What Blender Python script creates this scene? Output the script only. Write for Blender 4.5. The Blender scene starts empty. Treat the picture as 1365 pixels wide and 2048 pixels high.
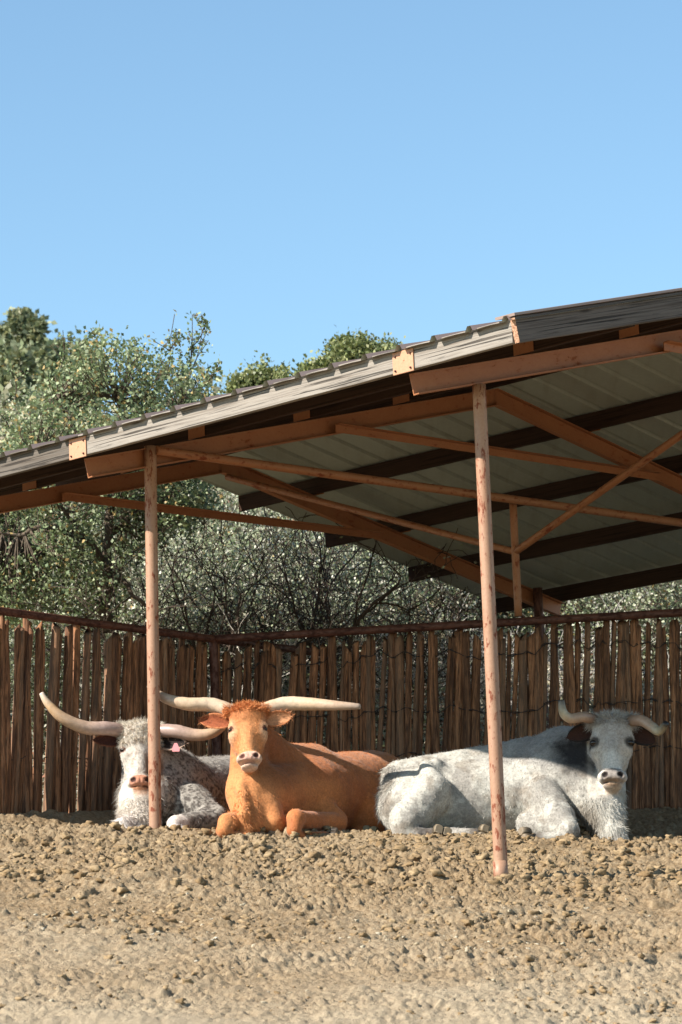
import bpy, math, random
import numpy as np
from mathutils import Vector, Matrix
C = bpy.context.scene.collection
random.seed(7); RNG = np.random.default_rng(7)

# ------------------------------------------------------------------ camera
CF, CP, CR = 6963.6, 0.1714, 0.0399          # focal length in photo pixels, pitch up, roll
cam_d = bpy.data.cameras.new('camera'); cam = bpy.data.objects.new('camera', cam_d); C.objects.link(cam)
cam_d.sensor_fit = 'VERTICAL'; cam_d.sensor_height = 36.0; cam_d.lens = CF / 2048 * 36.0
cam_d.clip_start = 0.1; cam_d.clip_end = 3000
cam.location = (0, 0, 0)
cam.rotation_mode = 'XYZ'
cam.matrix_world = Matrix.Rotation(math.pi / 2 + CP, 4, 'X') @ Matrix.Rotation(-CR, 4, 'Z')
cam_d.dof.use_dof = True; cam_d.dof.focus_distance = 24.6; cam_d.dof.aperture_fstop = 6.3
bpy.context.scene.camera = cam

# ------------------------------------------------------------------ world + sun
SUN_AZ, SUN_EL = math.radians(63), math.radians(38)      # from towards-camera round to the left
sd = Vector((-math.sin(SUN_AZ) * math.cos(SUN_EL), -math.cos(SUN_AZ) * math.cos(SUN_EL), math.sin(SUN_EL)))
W = bpy.data.worlds.new('World'); bpy.context.scene.world = W; W.use_nodes = True
nt = W.node_tree; sky = nt.nodes.new('ShaderNodeTexSky'); sky.sky_type = 'NISHITA'; sky.sun_disc = False
sky.sun_elevation = SUN_EL; sky.sun_rotation = math.atan2(sd.x, sd.y) % (2 * math.pi)
sky.altitude = 900; sky.air_density = 1.0; sky.dust_density = 0.25; sky.ozone_density = 0.15
tint = nt.nodes.new('ShaderNodeMix'); tint.data_type = 'RGBA'; tint.blend_type = 'MULTIPLY'; tint.inputs[0].default_value = 1; tint.inputs[7].default_value = (.84, 1, 1, 1)
nt.links.new(sky.outputs[0], tint.inputs[6]); nt.links.new(tint.outputs[2], nt.nodes['Background'].inputs[0]); nt.nodes['Background'].inputs[1].default_value = 0.095
sl = bpy.data.lights.new('sun', 'SUN'); so = bpy.data.objects.new('sun', sl); C.objects.link(so)
sl.energy = 5.0; sl.angle = math.radians(0.53); sl.color = (1.0, 0.93, 0.82)
so.rotation_euler = sd.to_track_quat('Z', 'Y').to_euler(); so.location = (-30, -10, 30)
vs = bpy.context.scene.view_settings
vs.view_transform = 'Standard'; vs.look = 'None'; vs.gamma = 1; vs.use_curve_mapping = False; vs.exposure = 1.13

# ------------------------------------------------------------------ helpers
def U(px, py, Y):
    """world point seen at photo pixel (px, py) at world depth Y"""
    dx, dy = px - 682.5, py - 1024.0; c, s = math.cos(CR), math.sin(CR)
    u = dx * c - dy * s; v = dx * s + dy * c
    d = Vector((u / CF, math.cos(CP) + v / CF * math.sin(CP), math.sin(CP) - v / CF * math.cos(CP)))
    return d * (Y / d.y)
def vnoise(P, seed=0):
    P = np.asarray(P, dtype=np.float64); I = np.floor(P).astype(np.int64); Fr = P - I; Fr = Fr * Fr * (3 - 2 * Fr)
    def h(ix, iy, iz):
        n = (ix * 73856093) ^ (iy * 19349663) ^ (iz * 83492791) ^ (seed * 2654435 + 977)
        n = n & 0xffffffff; n = ((n ^ (n >> 16)) * 0x45d9f3b) & 0xffffffff; n = ((n ^ (n >> 16)) * 0x45d9f3b) & 0xffffffff
        return ((n ^ (n >> 16)) & 0xffff) / 65535.0
    x, y, z = I[..., 0], I[..., 1], I[..., 2]; fx, fy, fz = Fr[..., 0], Fr[..., 1], Fr[..., 2]
    r = 0
    for a in (0, 1):
        for b in (0, 1):
            for c in (0, 1):
                w = (fx if a else 1 - fx) * (fy if b else 1 - fy) * (fz if c else 1 - fz)
                r = r + w * h(x + a, y + b, z + c)
    return r * 2 - 1
def fbm(P, o=4, seed=0):
    r = 0; a = 1; s = 0; P = np.asarray(P, dtype=np.float64)
    for i in range(o): r = r + a * vnoise(P * (2.03 ** i), seed + i); s += a; a *= .5
    return r / s
def sm(a, b, x):
    t = np.clip((x - a) / (b - a), 0, 1); return t * t * (3 - 2 * t)
def mk(name, V, Fc, mat, parent=None, smooth=False, col=None, mats=None, midx=None):
    me = bpy.data.meshes.new(name); V = np.asarray(V, dtype=np.float32)
    if isinstance(Fc, np.ndarray) and Fc.ndim == 2:
        n, k = Fc.shape
        me.vertices.add(len(V)); me.vertices.foreach_set('co', V.ravel())
        me.loops.add(n * k); me.loops.foreach_set('vertex_index', Fc.astype(np.int32).ravel())
        me.polygons.add(n); me.polygons.foreach_set('loop_start', np.arange(0, n * k, k, dtype=np.int32))
        me.polygons.foreach_set('loop_total', np.full(n, k, dtype=np.int32)); me.update(calc_edges=True)
    else:
        me.from_pydata([tuple(map(float, v)) for v in V], [], [tuple(int(i) for i in f) for f in Fc])
    if smooth: me.polygons.foreach_set('use_smooth', np.ones(len(me.polygons), dtype=bool))
    if col is not None:
        at = me.color_attributes.new('Col', 'FLOAT_COLOR', 'POINT')
        c4 = np.ones((len(V), 4), dtype=np.float32); c4[:, :3] = col; at.data.foreach_set('color', c4.ravel())
    for m in (mats or [mat]): me.materials.append(m)
    if midx is not None: me.polygons.foreach_set('material_index', np.asarray(midx, dtype=np.int32))
    me.update(); me.validate()
    o = bpy.data.objects.new(name, me); C.objects.link(o)
    if parent is not None: par(o, parent)
    return o
def par(o, p):
    o.parent = p; o.matrix_parent_inverse = worldm(p).inverted()
def worldm(p):
    m = p.matrix_basis.copy()
    if p.parent is not None: m = worldm(p.parent) @ p.matrix_parent_inverse @ m
    return m
def thing(name, label, cat, loc=(0, 0, 0), group=None):
    o = bpy.data.objects.new(name, None); C.objects.link(o); o.location = loc; o.empty_display_size = .2
    return tag(o, label, cat, group)
def tag(o, label=None, cat=None, group=None, kind=None):
    if label: o['label'] = label
    if cat: o['category'] = cat
    if group: o['group'] = group
    if kind: o['kind'] = kind
    return o
class MB:
    def __init__(s): s.v = []; s.f = []; s.n = 0; s.c = []
    def add(s, V, F, col=None):
        V = np.asarray(V, dtype=float); s.v.append(V); s.f += [tuple(i + s.n for i in f) for f in F]; s.n += len(V)
        s.c.append(np.tile(np.array(col if col is not None else (1, 1, 1), dtype=float), (len(V), 1)) if np.ndim(col) < 2 else col)
    def build(s, name, mat, parent=None, smooth=False, **k):
        return mk(name, np.concatenate(s.v), s.f, mat, parent, smooth, col=np.concatenate(s.c), **k)
def frame_of(P, Q, up=(0, 0, 1)):
    P, Q = Vector(P), Vector(Q); x = (Q - P).normalized(); u = Vector(up); y = u.cross(x).normalized(); z = x.cross(y)
    return P, Q, x, y, z
def bar(name, P, Q, w, h, mat, parent, up=(0, 0, 1), jit=0.0, bev=.003, seed=0, nl=None):
    """box bar of width w, height h; the mesh is local with X along the length (wood grain follows it)"""
    P, Q, x, y, z = frame_of(P, Q, up); L = (Q - P).length; nl = nl or max(2, int(L / .08) if jit else 2)
    b = bev; prof = [(-w/2 + b, -h/2), (w/2 - b, -h/2), (w/2, -h/2 + b), (w/2, h/2 - b), (w/2 - b, h/2), (-w/2 + b, h/2), (-w/2, h/2 - b), (-w/2, -h/2 + b)]
    V = []; F = []
    for i in range(nl):
        for (py, pz) in prof: V.append((L * i / (nl - 1), py, pz))
    V = np.array(V)
    if jit:
        n = fbm(V * (2.5, 12, 12) + seed * 7.3, 3, seed); V[:, 1] += jit * n; V[:, 2] += jit * fbm(V * (2.5, 12, 12) + 50 + seed * 3.1, 3, seed)
    k = len(prof)
    for i in range(nl - 1):
        for j in range(k): F.append((i * k + j, i * k + (j + 1) % k, (i + 1) * k + (j + 1) % k, (i + 1) * k + j))
    F.append(tuple(range(k))[::-1]); F.append(tuple((nl - 1) * k + j for j in range(k)))
    o = mk(name, V, F, mat, None)
    o.matrix_basis = Matrix.Translation(P) @ Matrix((x, y, z)).transposed().to_4x4()
    if parent: par(o, parent)
    return o
def tube(P, R, n=10, caps=True):
    """tube mesh through points P with radii R"""
    P = np.asarray(P, float); m = len(P); R = np.broadcast_to(np.asarray(R, float), (m,))
    T = np.gradient(P, axis=0); T /= np.linalg.norm(T, axis=1)[:, None] + 1e-12
    ref = np.array([0, 0, 1.0]) if abs(T[0][2]) < .9 else np.array([1.0, 0, 0])
    V = []; u = np.cross(T[0], ref); u /= np.linalg.norm(u)
    a = np.arange(n) * 2 * math.pi / n
    for i in range(m):
        u = u - T[i] * u.dot(T[i]); u /= np.linalg.norm(u) + 1e-12; w = np.cross(T[i], u)
        V.append(P[i] + R[i] * (np.cos(a)[:, None] * u + np.sin(a)[:, None] * w))
    V = np.concatenate(V)
    F = [(i * n + j, i * n + (j + 1) % n, (i + 1) * n + (j + 1) % n, (i + 1) * n + j) for i in range(m - 1) for j in range(n)]
    if caps: F.append(tuple(range(n))[::-1]); F.append(tuple((m - 1) * n + j for j in range(n)))
    return V, F
def pipe(name, P, Q, r, mat, parent, n=20, seg=None, extra=None):
    P, Q = Vector(P), Vector(Q); L = (Q - P).length; x = (Q - P).normalized()
    ref = Vector((0, 0, 1)) if abs(x.z) < .9 else Vector((0, -1, 0)); y = ref.cross(x).normalized(); z = x.cross(y)
    k = seg or max(2, int(L / .1)); pts = np.zeros((k, 3)); pts[:, 0] = np.linspace(0, L, k)
    V, F = tube(pts, r, n)
    o = mk(name, V, F, mat, None, True)
    for pl in list(o.data.polygons)[-2:]: pl.use_smooth = False
    o.matrix_basis = Matrix.Translation(P) @ Matrix((x, y, z)).transposed().to_4x4()
    if parent: par(o, parent)
    return o
def catmull(P, n):
    P = np.asarray(P, float); m = len(P); out = []
    for t in np.linspace(0, m - 1, n):
        i = min(int(t), m - 2); f = t - i; p0 = P[max(i - 1, 0)]; p1 = P[i]; p2 = P[i + 1]; p3 = P[min(i + 2, m - 1)]
        out.append(.5 * ((2 * p1) + (-p0 + p2) * f + (2 * p0 - 5 * p1 + 4 * p2 - p3) * f * f + (-p0 + 3 * p1 - 3 * p2 + p3) * f ** 3))
    return np.array(out)

# ------------------------------------------------------------------ materials
ALB = 0.93
def srgb(r, g, b):
    f = lambda c: ((c / 255 + .055) / 1.055) ** 2.4 if c > 10 else c / 255 / 12.92
    return (f(r) * ALB, f(g) * ALB, f(b) * ALB, 1)
class NM:
    def __init__(s, name, rough=.8, spec=.3):
        s.m = bpy.data.materials.new(name); s.m.use_nodes = True; s.t = s.m.node_tree; s.b = s.t.nodes['Principled BSDF']
        s.b.inputs['Roughness'].default_value = rough; s.b.inputs['Specular IOR Level'].default_value = spec; s.co = None
    def n(s, t, **k):
        o = s.t.nodes.new(t)
        for a, b in k.items(): setattr(o, a, b)
        return o
    def l(s, a, b): s.t.links.new(a, b)
    def coord(s, scale=(1, 1, 1), kind='Object'):
        tc = s.n('ShaderNodeTexCoord'); mp = s.n('ShaderNodeMapping'); s.l(tc.outputs[kind], mp.inputs[0]); mp.inputs['Scale'].default_value = scale; return mp.outputs[0]
    def noise(s, co, scale, det=4, rough=.55, dist=0):
        o = s.n('ShaderNodeTexNoise'); s.l(co, o.inputs['Vector']); o.inputs['Scale'].default_value = scale; o.inputs['Detail'].default_value = det
        o.inputs['Roughness'].default_value = rough; o.inputs['Distortion'].default_value = dist; return o.outputs['Fac']
    def ramp(s, fac, stops):
        o = s.n('ShaderNodeValToRGB'); s.l(fac, o.inputs[0]); e = o.color_ramp.elements
        while len(e) < len(stops): e.new(.5)
        for i, (p, c) in enumerate(stops): e[i].position = p; e[i].color = c if len(c) == 4 else (*c, 1)
        return o.outputs['Color']
    def mix(s, fac, a, b, mode='MIX'):
        o = s.n('ShaderNodeMix', data_type='RGBA', blend_type=mode)
        if isinstance(fac, (int, float)): o.inputs[0].default_value = fac
        else: s.l(fac, o.inputs[0])
        for i, v in ((6, a), (7, b)):
            if isinstance(v, tuple): o.inputs[i].default_value = v if len(v) == 4 else (*v, 1)
            else: s.l(v, o.inputs[i])
        return o.outputs[2]
    def math(s, op, a, b):
        o = s.n('ShaderNodeMath', operation=op)
        for i, v in ((0, a), (1, b)):
            if isinstance(v, (int, float)): o.inputs[i].default_value = v
            else: s.l(v, o.inputs[i])
        return o.outputs[0]
    def attr(s): o = s.n('ShaderNodeAttribute'); o.attribute_name = 'Col'; return o.outputs['Color']
    def base(s, c): s.l(c, s.b.inputs['Base Color']); return s
    def bump(s, h, strength=.5, dist=.01):
        o = s.n('ShaderNodeBump'); s.l(h, o.inputs['Height']); o.inputs['Strength'].default_value = strength; o.inputs['Distance'].default_value = dist
        s.l(o.outputs[0], s.b.inputs['Normal']); return s
def g(v): return (v, v, v, 1)

def steel(name, paint, paint2, rust, rust_lo, rust_hi, fade=None):
    m = NM(name, .62, .35); co = m.coord(); big = m.noise(co, 3.5, 3); fine = m.noise(co, 60, 5, .65); med = m.noise(m.coord((.45, 1, 1)), 34, 4, .65)
    c = m.mix(big, paint, paint2); c = m.mix(m.ramp(fine, [(.4, g(0)), (.8, g(.3))]), c, rust)
    r = m.ramp(m.math('ADD', m.math('MULTIPLY', med, .7), m.math('MULTIPLY', big, .3)), [(rust_lo, g(0)), (rust_hi, g(1))])
    c = m.mix(r, c, rust); m.base(c); m.bump(m.mix(.5, fine, r), .35, .004)
    m.l(m.ramp(r, [(0, g(.5)), (1, g(.9))]), m.b.inputs['Roughness']); return m.m
M = {}
M['steel'] = steel('painted_steel', srgb(170, 114, 76), srgb(150, 96, 62), srgb(124, 64, 38), .58, .68)
M['post'] = steel('faded_post_paint', srgb(168, 138, 116), srgb(154, 110, 82), srgb(120, 66, 46), .535, .59)
M['rail'] = steel('dark_pipe_paint', srgb(104, 66, 52), srgb(88, 52, 42), srgb(58, 30, 22), .45, .6)
M['brace'] = steel('brace_paint', srgb(166, 116, 80), srgb(148, 98, 66), srgb(118, 60, 36), .54, .62)
M['plate'] = steel('plate_paint', srgb(190, 146, 118), srgb(182, 134, 102), srgb(140, 66, 36), .58, .68)
def wood(name, cols, contrast=1, cracks=True, gs=28, rough=.85):
    m = NM(name, rough, .2); co = m.coord((.3, 20, 20)); a = m.noise(co, 3, 6, .6, .3); b = m.noise(m.coord((.55, gs, gs)), 2.2, 4, .6, .4)
    c = m.ramp(a, [(.3, cols[0]), (.5, cols[1]), (.7, cols[2])])
    d = m.ramp(b, [(.37, g(.18)), (.46, g(1))]) if cracks else m.ramp(b, [(.3, g(.6)), (.6, g(1))])
    c = m.mix(1.0 if contrast == 1 else contrast, c, d, 'MULTIPLY')
    v = m.n('ShaderNodeTexVoronoi'); m.l(m.coord((1.6, 9, 9)), v.inputs['Vector']); v.inputs['Scale'].default_value = 1.0
    kn = m.ramp(v.outputs['Distance'], [(.05, g(.25)), (.13, g(1))]); c = m.mix(.8, c, kn, 'MULTIPLY')
    m.base(c); m.bump(m.mix(.5, a, d), .6, .006); return m.m
M['wood_pale'] = wood('weathered_pale_board', [srgb(84, 74, 66), srgb(146, 139, 131), srgb(104, 94, 85)], .95)
M['wood_grey'] = wood('weathered_grey_board', [srgb(60, 54, 50), srgb(102, 95, 88), srgb(74, 64, 56)], .85)
M['wood_black'] = wood('weathered_dark_board', [srgb(42, 38, 35), srgb(106, 98, 92), srgb(62, 54, 49)], .8)
M['wood_brown'] = wood('dark_purlin_wood', [srgb(34, 25, 20), srgb(62, 44, 34), srgb(46, 32, 25)], .6)
m = NM('end_grain', .9, .1); n = m.noise(m.coord((1, 1, 1)), 90, 4); m.base(m.ramp(n, [(.35, srgb(120, 84, 64)), (.6, srgb(196, 156, 130))])); M['endgrain'] = m.m
# roof sheet: paint on top, grey-olive primer below
m = NM('ribbed_roof_metal', .55, .4); ge = m.n('ShaderNodeNewGeometry'); n = m.noise(m.coord(), 2.2, 5, .6); n2 = m.noise(m.coord((1, 1, 1)), 30, 4, .6)
top = m.mix(n, srgb(158, 138, 130), srgb(134, 116, 108)); bot = m.mix(n2, srgb(178, 182, 168), srgb(156, 160, 148))
dirt = m.ramp(m.noise(m.coord((9, 1.2, 1)), 1.5, 4), [(.5, g(0)), (.75, g(.35))]); bot = m.mix(dirt, bot, srgb(140, 132, 112))
ma = m.mix(ge.outputs['Backfacing'], top, bot); m.base(ma); M['roof'] = m.m
# dirt
m = NM('dry_corral_dirt', .97, .1); co = m.coord(); a = m.noise(co, .8, 4, .6); b = m.noise(co, 26, 6, .7); c2 = m.noise(co, 130, 3, .7)
big = m.mix(m.ramp(a, [(.35, g(0)), (.65, g(1))]), srgb(166, 145, 116), srgb(176, 158, 131))
c = m.mix(m.ramp(b, [(.3, g(0)), (.7, g(1))]), srgb(120, 98, 72), big); c = m.mix(m.ramp(c2, [(.62, g(0)), (.72, g(.55))]), c, srgb(188, 178, 158))
y = m.n('ShaderNodeSeparateXYZ'); m.l(co, y.inputs[0])
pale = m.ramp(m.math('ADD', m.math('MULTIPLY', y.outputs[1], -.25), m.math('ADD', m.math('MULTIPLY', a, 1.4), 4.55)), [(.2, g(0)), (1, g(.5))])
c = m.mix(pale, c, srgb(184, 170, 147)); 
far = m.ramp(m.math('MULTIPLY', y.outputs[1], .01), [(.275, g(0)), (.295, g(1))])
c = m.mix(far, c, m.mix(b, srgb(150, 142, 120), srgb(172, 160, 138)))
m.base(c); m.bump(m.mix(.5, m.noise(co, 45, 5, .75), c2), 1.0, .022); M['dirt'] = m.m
m = NM('clod_dirt', .97, .1); c = m.noise(m.coord(), 60, 4, .7); m.base(m.mix(m.ramp(c, [(.3, g(0)), (.7, g(1))]), m.mix(1, m.attr(), srgb(205, 200, 190), 'MULTIPLY'), m.attr())); m.bump(c, .6, .008); M['clod'] = m.m
# stake
def stake_mat(name, cols, dark):
    m = NM(name, .82, .25); oi = m.n('ShaderNodeObjectInfo'); co = m.coord((26, 26, 2.0))
    ad = m.n('ShaderNodeVectorMath', operation='ADD'); m.l(co, ad.inputs[0]); mu = m.n('ShaderNodeVectorMath', operation='SCALE'); cc = m.n('ShaderNodeCombineXYZ')
    m.l(oi.outputs['Random'], cc.inputs[0]); m.l(oi.outputs['Random'], cc.inputs[2]); m.l(cc.outputs[0], mu.inputs[0]); mu.inputs['Scale'].default_value = 60; m.l(mu.outputs[0], ad.inputs[1])
    a = m.noise(ad.outputs[0], 1.3, 6, .65, .8); b = m.noise(ad.outputs[0], 4, 4, .6)
    c = m.ramp(a, [(.28, cols[0]), (.46, cols[1]), (.6, cols[2]), (.75, cols[3])]); c = m.mix(m.ramp(b, [(.34, g(.75)), (.5, g(0))]), c, dark)
    c = m.mix(m.ramp(oi.outputs['Random'], [(0, g(.5)), (.5, g(0))]), c, srgb(60, 44, 36)); c = m.mix(m.ramp(oi.outputs['Random'], [(.72, g(0)), (.8, g(.4))]), c, srgb(112, 98, 84)); m.base(c); m.bump(m.mix(.5, a, b), .8, .01); return m.m
M['stake'] = stake_mat('juniper_stake', [srgb(52, 36, 28), srgb(124, 86, 62), srgb(174, 122, 86), srgb(172, 146, 122)], srgb(40, 27, 20))
m = NM('old_wire', .6, .3); m.b.inputs['Base Color'].default_value = srgb(56, 50, 48); m.b.inputs['Metallic'].default_value = .3; M['wire'] = m.m
# foliage and bark
def leaf_mat(name, rough, tr=.25, spec=.4):
    m = NM(name, rough, spec); a = m.attr(); m.base(a)
    t = m.n('ShaderNodeBsdfTranslucent'); mx = m.n('ShaderNodeMixShader'); mx.inputs[0].default_value = tr
    m.l(m.mix(.5, a, srgb(150, 160, 80), 'MULTIPLY'), t.inputs[0]); m.l(m.b.outputs[0], mx.inputs[1]); m.l(t.outputs[0], mx.inputs[2])
    m.l(mx.outputs[0], m.t.nodes['Material Output'].inputs[0]); return m.m
M['leaf'] = leaf_mat('waxy_leaf', .55, .35, .4); M['leaf_far'] = leaf_mat('scrub_leaf', .5, .3, .45)
m = NM('grey_bark', .9, .15); n = m.noise(m.coord((8, 8, 3)), 6, 5, .65); m.base(m.mix(1, m.ramp(n, [(.3, g(.5)), (.65, g(1))]), m.attr(), 'MULTIPLY')); m.bump(n, .6, .01); M['bark'] = m.m
# animals
def hide(name, rough=.75):
    m = NM(name, rough, .2); co = m.coord((1, 1, 1)); n = m.noise(co, 70, 5, .7, .3); n2 = m.noise(co, 14, 4, .6, .6)
    c = m.mix(1, m.attr(), m.ramp(n, [(.3, g(.55)), (.62, g(1.0))]), 'MULTIPLY'); c = m.mix(1, c, m.ramp(n2, [(.3, g(.86)), (.6, g(1))]), 'MULTIPLY')
    m.base(c); m.bump(m.mix(.35, n, n2), .5, .008); m.b.inputs['Sheen Weight'].default_value = .15; return m.m
M['hide'] = hide('hide')
m = NM('coat_hair', .6, .3); m.base(m.attr()); M['hair'] = m.m
m = NM('horn', .38, .45); n = m.noise(m.coord(), 35, 4, .6); m.base(m.mix(1, m.attr(), m.ramp(n, [(.3, g(.75)), (.6, g(1))]), 'MULTIPLY')); m.bump(n, .2, .003); M['horn'] = m.m
m = NM('wet_eye', .12, .6); m.b.inputs['Base Color'].default_value = srgb(26, 16, 12); M['eye'] = m.m
m = NM('hoof', .6, .35); n = m.noise(m.coord((1, 1, 1)), 40, 4); m.base(m.mix(1, m.attr(), m.ramp(n, [(.3, g(.7)), (.65, g(1))]), 'MULTIPLY')); m.bump(n, .3, .004); M['hoof'] = m.m
m = NM('ear_tag_plastic', .4, .4); m.b.inputs['Base Color'].default_value = srgb(200, 128, 132); M['tag'] = m.m

# ------------------------------------------------------------------ ground
PY = [-60, 0, 10, 15, 17, 22.38, 24.2, 24.75, 25.3, 26.3, 27.3, 28.5, 31, 33.5, 43, 50, 60, 400]
PZ = [-3, -1.5, -.55, .17, .53, 1.563, 1.93, 2.03, 2.06, 2.2, 2.36, 2.5, 2.95, 3.35, 8.4, 9.0, 9.3, 12]
def height(X, Y, detail=True):
    z = np.interp(Y, PY, PZ); tl = 1 - sm(25.5, 27.5, Y) * .55
    z = z - .054 * np.clip(X + 1.4, -4, 5) * tl * (1 - sm(28, 40, Y))
    z = z + 9.2 * np.exp(-((X + 11.5) / 6.5) ** 2 - ((Y - 74) / 14) ** 2)
    z = z + .10 * np.exp(-((X + 2.6 + (Y - 25.3) * -.75) / .3) ** 2) * (Y > 24.9) * (Y < 27.5)
    for q_ in ((-1.37, 24.80), (1.03, 22.36)): z = z + .015 * np.exp(-((X - q_[0]) ** 2 + (Y - q_[1]) ** 2) / .02)
    z = z + sm(30, 45, Y) * .6 * fbm(np.stack([X * .12, Y * .12, X * 0], -1), 3, 5)
    return z
def clodh(X, Y):
    P = np.stack([X, Y * 1.0, X * 0 + 3.3], -1)
    wp = P + .05 * np.stack([fbm(P * 5, 2, 31), fbm(P * 5, 2, 37), P[..., 2] * 0], -1)
    a = fbm(wp * 1.6, 3, 11) * .05; m = sm(-.25, .3, fbm(P * .9 + 4, 3, 71) + .25 * (sm(20.5, 23.5, Y) - .4) * 2)
    r = np.abs(fbm(wp * 7, 3, 13)); r2 = np.abs(fbm(wp * 18, 3, 17)); r3 = fbm(P * 55, 2, 19)
    t = 0; am = 1
    for o_ in range(4): t = t + am * vnoise(wp * 17 * 2.05 ** o_, 60 + o_); am *= .85
    big = sm(.25, .6, vnoise(wp * 6 + 80, 91)) * sm(-.1, .3, vnoise(P * 1.7 + 30, 92)); lp = (sm(0, .35, r) - .5) * .020 + (sm(0, .28, r2) - .5) * .024
    nf_ = sm(17.2, 20.5, Y); return a + t * .0120 * (.72 + .35 * nf_ + .35 * m) + lp * sm(.25, .9, m) * (.45 + .55 * nf_) + big * .035 * (.5 + .5 * nf_) + r3 * .006
def axis(lo, a, b, hi, d, gr):
    mid = list(np.arange(a, b, d)); L = []; x = a; s = d
    while x > lo: s *= gr; x -= s; L.append(x)
    R = []; x = mid[-1]; s = d
    while x < hi: s *= gr; x += s; R.append(x)
    return np.array(L[::-1] + mid + R)
gx = axis(-260, -3.0, 3.1, 260, .0095, 1.22)
gy = np.concatenate([axis(-60, 16.9, 25.2, 25.21, .0125, 1.2)[:-1], np.arange(25.2, 28.6, .035), axis(28.6, 28.6, 46, 420, .3, 1.12)[0:]])
gy = np.unique(np.round(gy, 5))
GX, GY = np.meshgrid(gx, gy, indexing='xy')
mask = sm(15.5, 16.9, GY) * (1 - sm(28, 29, GY)) * (1 - sm(3.1, 3.6, np.abs(GX)))
H = height(GX, GY); sel = mask > 0
cz = np.zeros_like(H); cz[sel] = clodh(GX[sel], GY[sel]); H = H + cz * mask * np.where(GY > 25.1, .6, 1)
V = np.stack([GX, GY, H], -1).reshape(-1, 3); ny, nx = GX.shape
ii = (np.arange(ny - 1)[:, None] * nx + np.arange(nx - 1)[None]).ravel()
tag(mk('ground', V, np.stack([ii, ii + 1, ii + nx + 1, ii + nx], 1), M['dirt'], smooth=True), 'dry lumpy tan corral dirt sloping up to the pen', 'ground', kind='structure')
def gz(x, y): 
    x, y = np.atleast_1d(np.float64(x)), np.atleast_1d(np.float64(y)); return height(x, y) + clodh(x, y) * (sm(15.5, 16.9, y) * (1 - sm(28, 29, y)))
# loose clods: uncountable
def rock(seed, n=1):
    import bmesh
    bm = bmesh.new(); bmesh.ops.create_icosphere(bm, subdivisions=2, radius=1); V = np.array([v.co[:] for v in bm.verts]); V = np.sign(V) * np.abs(V) ** .8 * (1 + .42 * np.random.default_rng(seed).normal(size=(len(V), 1))).clip(.5, 1.5); Fc = [[v.index for v in f.verts] for f in bm.faces]; bm.free()
    V = V * (1 + .62 * fbm(V * 2.3 + seed * 9.7, 3, seed)[:, None]) * (1, .85, .62); return V, np.array(Fc)
rocks = [rock(i) for i in range(8)]
def scatter(name, N, ylo, yhi, smin, smax, colf, label, cat, kind='stuff', power=3):
    Vs = []; Fs = []; Cs = []; n = 0; xs = RNG.uniform(-2.9, 3.0, N * 4); ys = RNG.uniform(ylo, yhi, N * 4)
    dens = .18 + sm(-.35, .4, fbm(np.stack([xs, ys, xs * 0], -1) * .9 + 4, 3, 71) + .5 * (sm(20.5, 23.5, ys) - .4)); k = RNG.random(N * 4) < dens; xs, ys = xs[k][:N], ys[k][:N]
    zs = height(xs, ys) + clodh(xs, ys)
    for x, y, z in zip(xs, ys, zs):
        V, Fc = rocks[RNG.integers(8)]; s = (smin + (smax - smin) * RNG.random() ** power) * (.6 + .4 * float(sm(18, 22.5, y))); t = RNG.uniform(0, 6.28); c, si = math.cos(t), math.sin(t)
        Vr = V @ np.array([[c, si, 0], [-si, c, 0], [0, 0, 1]]) * s; Vs.append(Vr + (x, y, z + s * .15)); Fs.append(Fc + n); n += len(V); Cs.append(np.tile(colf(), (len(V), 1)))
    o = mk(name, np.concatenate(Vs), np.concatenate(Fs), M['clod'], col=np.concatenate(Cs), smooth=False); return tag(o, label, cat, kind=kind)
def dirtcol():
    a = np.array(srgb(168, 147, 117)[:3]); b = np.array(srgb(142, 119, 90)[:3]); t = RNG.random(); return a * (1 - t) + b * t
def palecol():
    a = np.array(srgb(176, 164, 140)[:3]); b = np.array(srgb(202, 194, 178)[:3]); t = RNG.random(); return a * (1 - t) + b * t
scatter('dirt_clods', 12000, 17, 25.1, .005, .040, dirtcol, 'crumbly tan dirt clods strewn over the bank below the shelter', 'dirt clods', power=8)
scatter('pale_pebbles', 700, 17, 21.5, .004, .022, palecol, 'small pale pebbles scattered over the lower bank', 'pebbles', power=3)

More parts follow.
